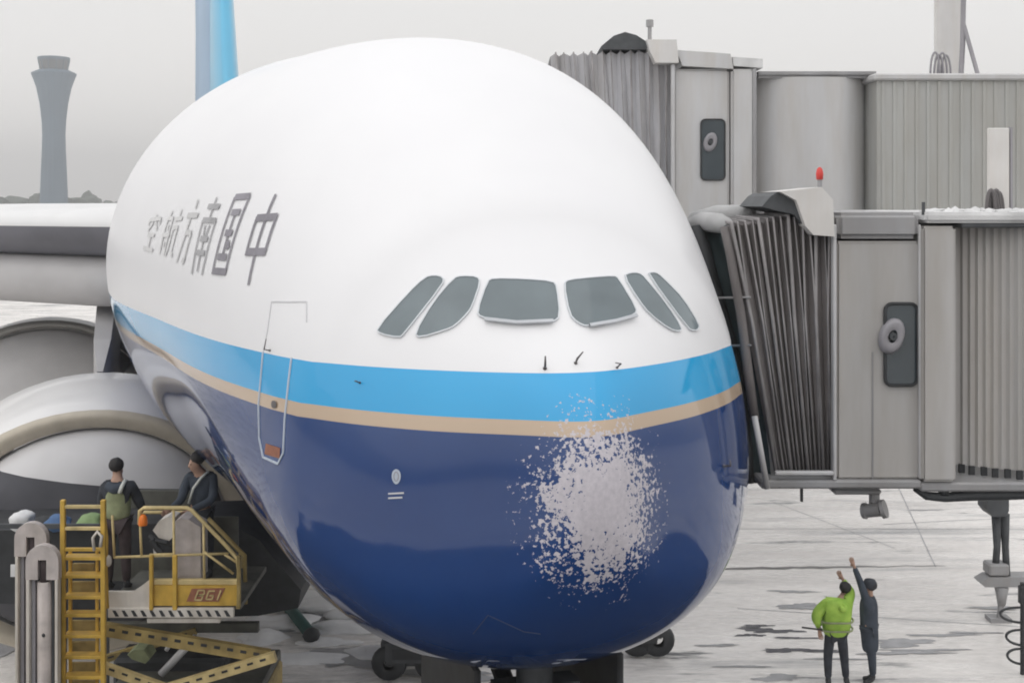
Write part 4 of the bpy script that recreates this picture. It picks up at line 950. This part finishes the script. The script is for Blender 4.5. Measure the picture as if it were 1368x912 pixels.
# two round topped lift columns left of the ladder
def column(x0, x1, ytop, D_, label):
    T = Thing('lift_column', (at((x0+x1)/2, 0, D_).x, D_+.15, 0), label, 'lift column', 'white lift columns beside the ladder'); wpx = x1-x0; r = wpx/2; cx_ = (x0+x1)/2
    hw = wpx*.13; pts = []
    cap_b = ytop+r+wpx*.55
    for k in range(13): a = math.pi*k/12; pts.append((cx_-r*math.cos(a), ytop+r-r*math.sin(a)))
    bm = B(); pts2 = pts+[(x1, cap_b), (cx_+hw, cap_b), (cx_+hw, ytop+r*.9), (cx_-hw, ytop+r*.9), (cx_-hw, cap_b), (x0, cap_b)]
    prism(bm, pts2, D_, .10); T.part('cap_plate', bm, 'grime_white')
    zb = 0
    for a, b, m, dd in ((x0+1, x0+5, 'white_paint', 0), (x1-5, x1-1, 'white_paint', 0), (x0+8, x0+13, 'lens_grey', .06), (x1-9, x1-6, 'dark_metal', .06)):
        A_ = at(a, cap_b, D_+dd); B_ = at(b, cap_b, D_+dd); bm = B(); box(bm, (A_.x, D_+dd, 0), (B_.x, D_+dd+.1, A_.z-.002), .006); T.part('side_rail', bm, m)
    A_ = at(x0+2, ytop+r, D_+.11); B_ = at(x1-2, 0, D_+.11); bm = B(); box(bm, (A_.x, D_+.17, 0), (B_.x, D_+.25, A_.z)); T.part('back_plate', bm, 'olive_dark')
    p = at(cx_+1, cap_b+4, D_+.02); bm = B(); tube(bm, [(p.x, D_+.08, 0), (p.x, D_+.08, p.z)], .085 if wpx > 40 else .07, 12); T.part('piston', bm, 'grime_white', smooth=True)
    bm = B(); tube(bm, [(p.x, D_+.08, p.z), (p.x, D_+.08, p.z+.3)], .055, 12); T.part('piston_head', bm, 'marking_red' if False else 'cloth_brown', smooth=True)
    for zz_ in (.55, 1.1): pass
    bm = B(); blob(bm, at(cx_+2, 848, D_-.0), (.022, .02, .03), .2, 1); T.part('bolt', bm, 'black_rubber')
column(34, 78, 728, 14.2, 'front white round topped lift column left of the yellow ladder')
column(19, 62, 698, 14.9, 'rear white round topped lift column behind the front one')

# raised dark cargo bin with bags on top
cb = Thing('cargo_bin', (at(60, 0, 16.6).x, 17.2, 0), 'dark raised cargo bin behind the white lift columns at left edge', 'cargo bin')
D_ = 16.4
bm = B(); prism(bm, [(-60, 708), (140, 708), (180, 700), (300, 696), (345, 720), (402, 788), (398, 812), (345, 822), (230, 826), (60, 822), (40, 806), (-60, 806)], D_+.6, 1.2); cb.part('bin_body', bm, 'black_rubber', smooth='auto')
for x in (-50, 28, 72, 130):
    A_ = at(x, 806, D_); bm = B(); box(bm, (A_.x-.04, D_+.3, 0), (A_.x+.04, D_+.38, A_.z)); cb.part('leg', bm, 'dark_metal')
bm = B(); pbox(bm, -60, 140, 700, 706, D_-.02, .05); cb.part('top_rail', bm, 'dark_metal')
for i, (px, pw, yb) in enumerate(((17, 3, 770), (27, 4, 780), (70, 3, 745))):
    bm = B(); pbox(bm, px-pw, px+pw, yb-16, yb, D_-.05, .02); cb.part('placard', bm, 'bag_white')
zt2 = at(0, 708, D_).z
def bag(px, py, D_, r, m, label, cat='bag', seed=0, name='bag'):
    p = at(px, py, D_); o = obj(name, blob(B(), (0, 0, r[2]), r, .35, 3, seed), m, smooth=True); o.location = (p.x, p.y, p.z); return tag(o, label, cat)
ztp = 708
bag(28, ztp, 16.8, (.19, .16, .13), 'bag_white', 'crumpled white sack on the dark bin behind the lift columns', 'sack', 1, 'sack')
bag(50, ztp, 17.0, (.18, .2, .10), 'black_rubber', 'black holdall on the dark bin beside the white sack', 'bag', 2)
bag(78, ztp, 16.9, (.19, .2, .11), 'bag_blue', 'blue soft bag on the dark bin just left of the ladder', 'bag', 3)
bag(121, ztp, 16.8, (.18, .2, .12), 'bag_green', 'green bag seen through the ladder beside the vest worker', 'bag', 6)
# green boom lying on the snow under the nose
bo = Thing('tow_bar', (*gp(395, 828), 0), 'dark green tow bar lying on the snow below the fuselage', 'tow bar')
a = Vector((*gp(372, 803), .14)); b = Vector((*gp(416, 858), .14))
bm = B(); tube(bm, [a, b], .11, 10); bo.part('tube', bm, 'hose_green', smooth=True)
bm = B(); blob(bm, b, (.16, .16, .14), .1, 2); bo.part('coupling', bm, 'black_rubber', smooth=True)
# ground cart wheels beneath the belly
def cart(name, px, py, w_, h_, label, cat):
    p = gp(px, py); T = Thing(name, (p.x, p.y, 0), label, cat); bm = B(); box(bm, (p.x-w_/2, p.y, .25), (p.x+w_/2, p.y+1.4, h_), .08, 2); T.part('body', bm, 'dark_metal', smooth='auto')
    for x in (-w_*.36, w_*.36):
        bm = B(); lathe(bm, [(.1, -.08), (.26, -.1), (.3, 0), (.26, .1), (.1, .08)], (p.x+x, p.y+.1, .3), 20, 'Y'); T.part('wheel', bm, 'black_rubber', smooth=True)
    bm = B(); box(bm, (p.x-w_*.3, p.y-.02, h_*.55), (p.x+w_*.3, p.y-.001, h_*.8)); T.part('grille', bm, 'black_rubber')
cart('ground_power_cart', 548, 912, 1.0, .72, 'dark ground power cart half hidden below the left of the nose', 'cart')
cart('equipment_cart', 866, 880, .5, .5, 'small dark cart half hidden below the right of the nose', 'cart')
# looping cable at the lower right corner
hc = Thing('cable_stand', (*gp(1366, 900), 0), 'thin dark stand with looping cables at the lower right edge', 'cable stand')
p0 = Vector((*gp(1366, 900), 0)); kk = p0.y/F
bm = B(); tube(bm, [p0, p0+Vector((0, 0, 1.55))], .04, 8); hc.part('post', bm, 'black_rubber')
bm = B(); box(bm, p0+Vector((-.06, -.05, 1.2)), p0+Vector((.3, .05, 1.5)), .01); hc.part('junction_box', bm, 'black_rubber')
for z0, L in ((1.0, .42), (.62, .32), (.3, .3)):
    bm = B(); pts = [p0+Vector((-L*math.sin(t), -.1*math.sin(t), z0+.13*math.cos(t)+.06*math.sin(t))) for t in [math.pi*j/14 for j in range(15)]]; tube(bm, pts, .022, 6); hc.part('cable_loop', bm, 'black_rubber', smooth=True)

# ---------------------------------------------------------------- air: cold haze
bm = B(); box(bm, (-2100, -2100, -1), (2100, 2100, 90))
hz_ = obj('haze', bm, 'snow'); hz_['kind'] = 'stuff'; hz_.data.materials.clear()
m = bpy.data.materials.new('haze'); m.use_nodes = True; n = m.node_tree; n.nodes.remove(n.nodes['Principled BSDF'])
pv = n.nodes.new('ShaderNodeVolumePrincipled'); pv.inputs['Density'].default_value = .0010; pv.inputs['Color'].default_value = (.99, .99, .99, 1); pv.inputs['Anisotropy'].default_value = .0
n.links.new(pv.outputs[0], n.nodes['Material Output'].inputs['Volume']); hz_.data.materials.append(m)
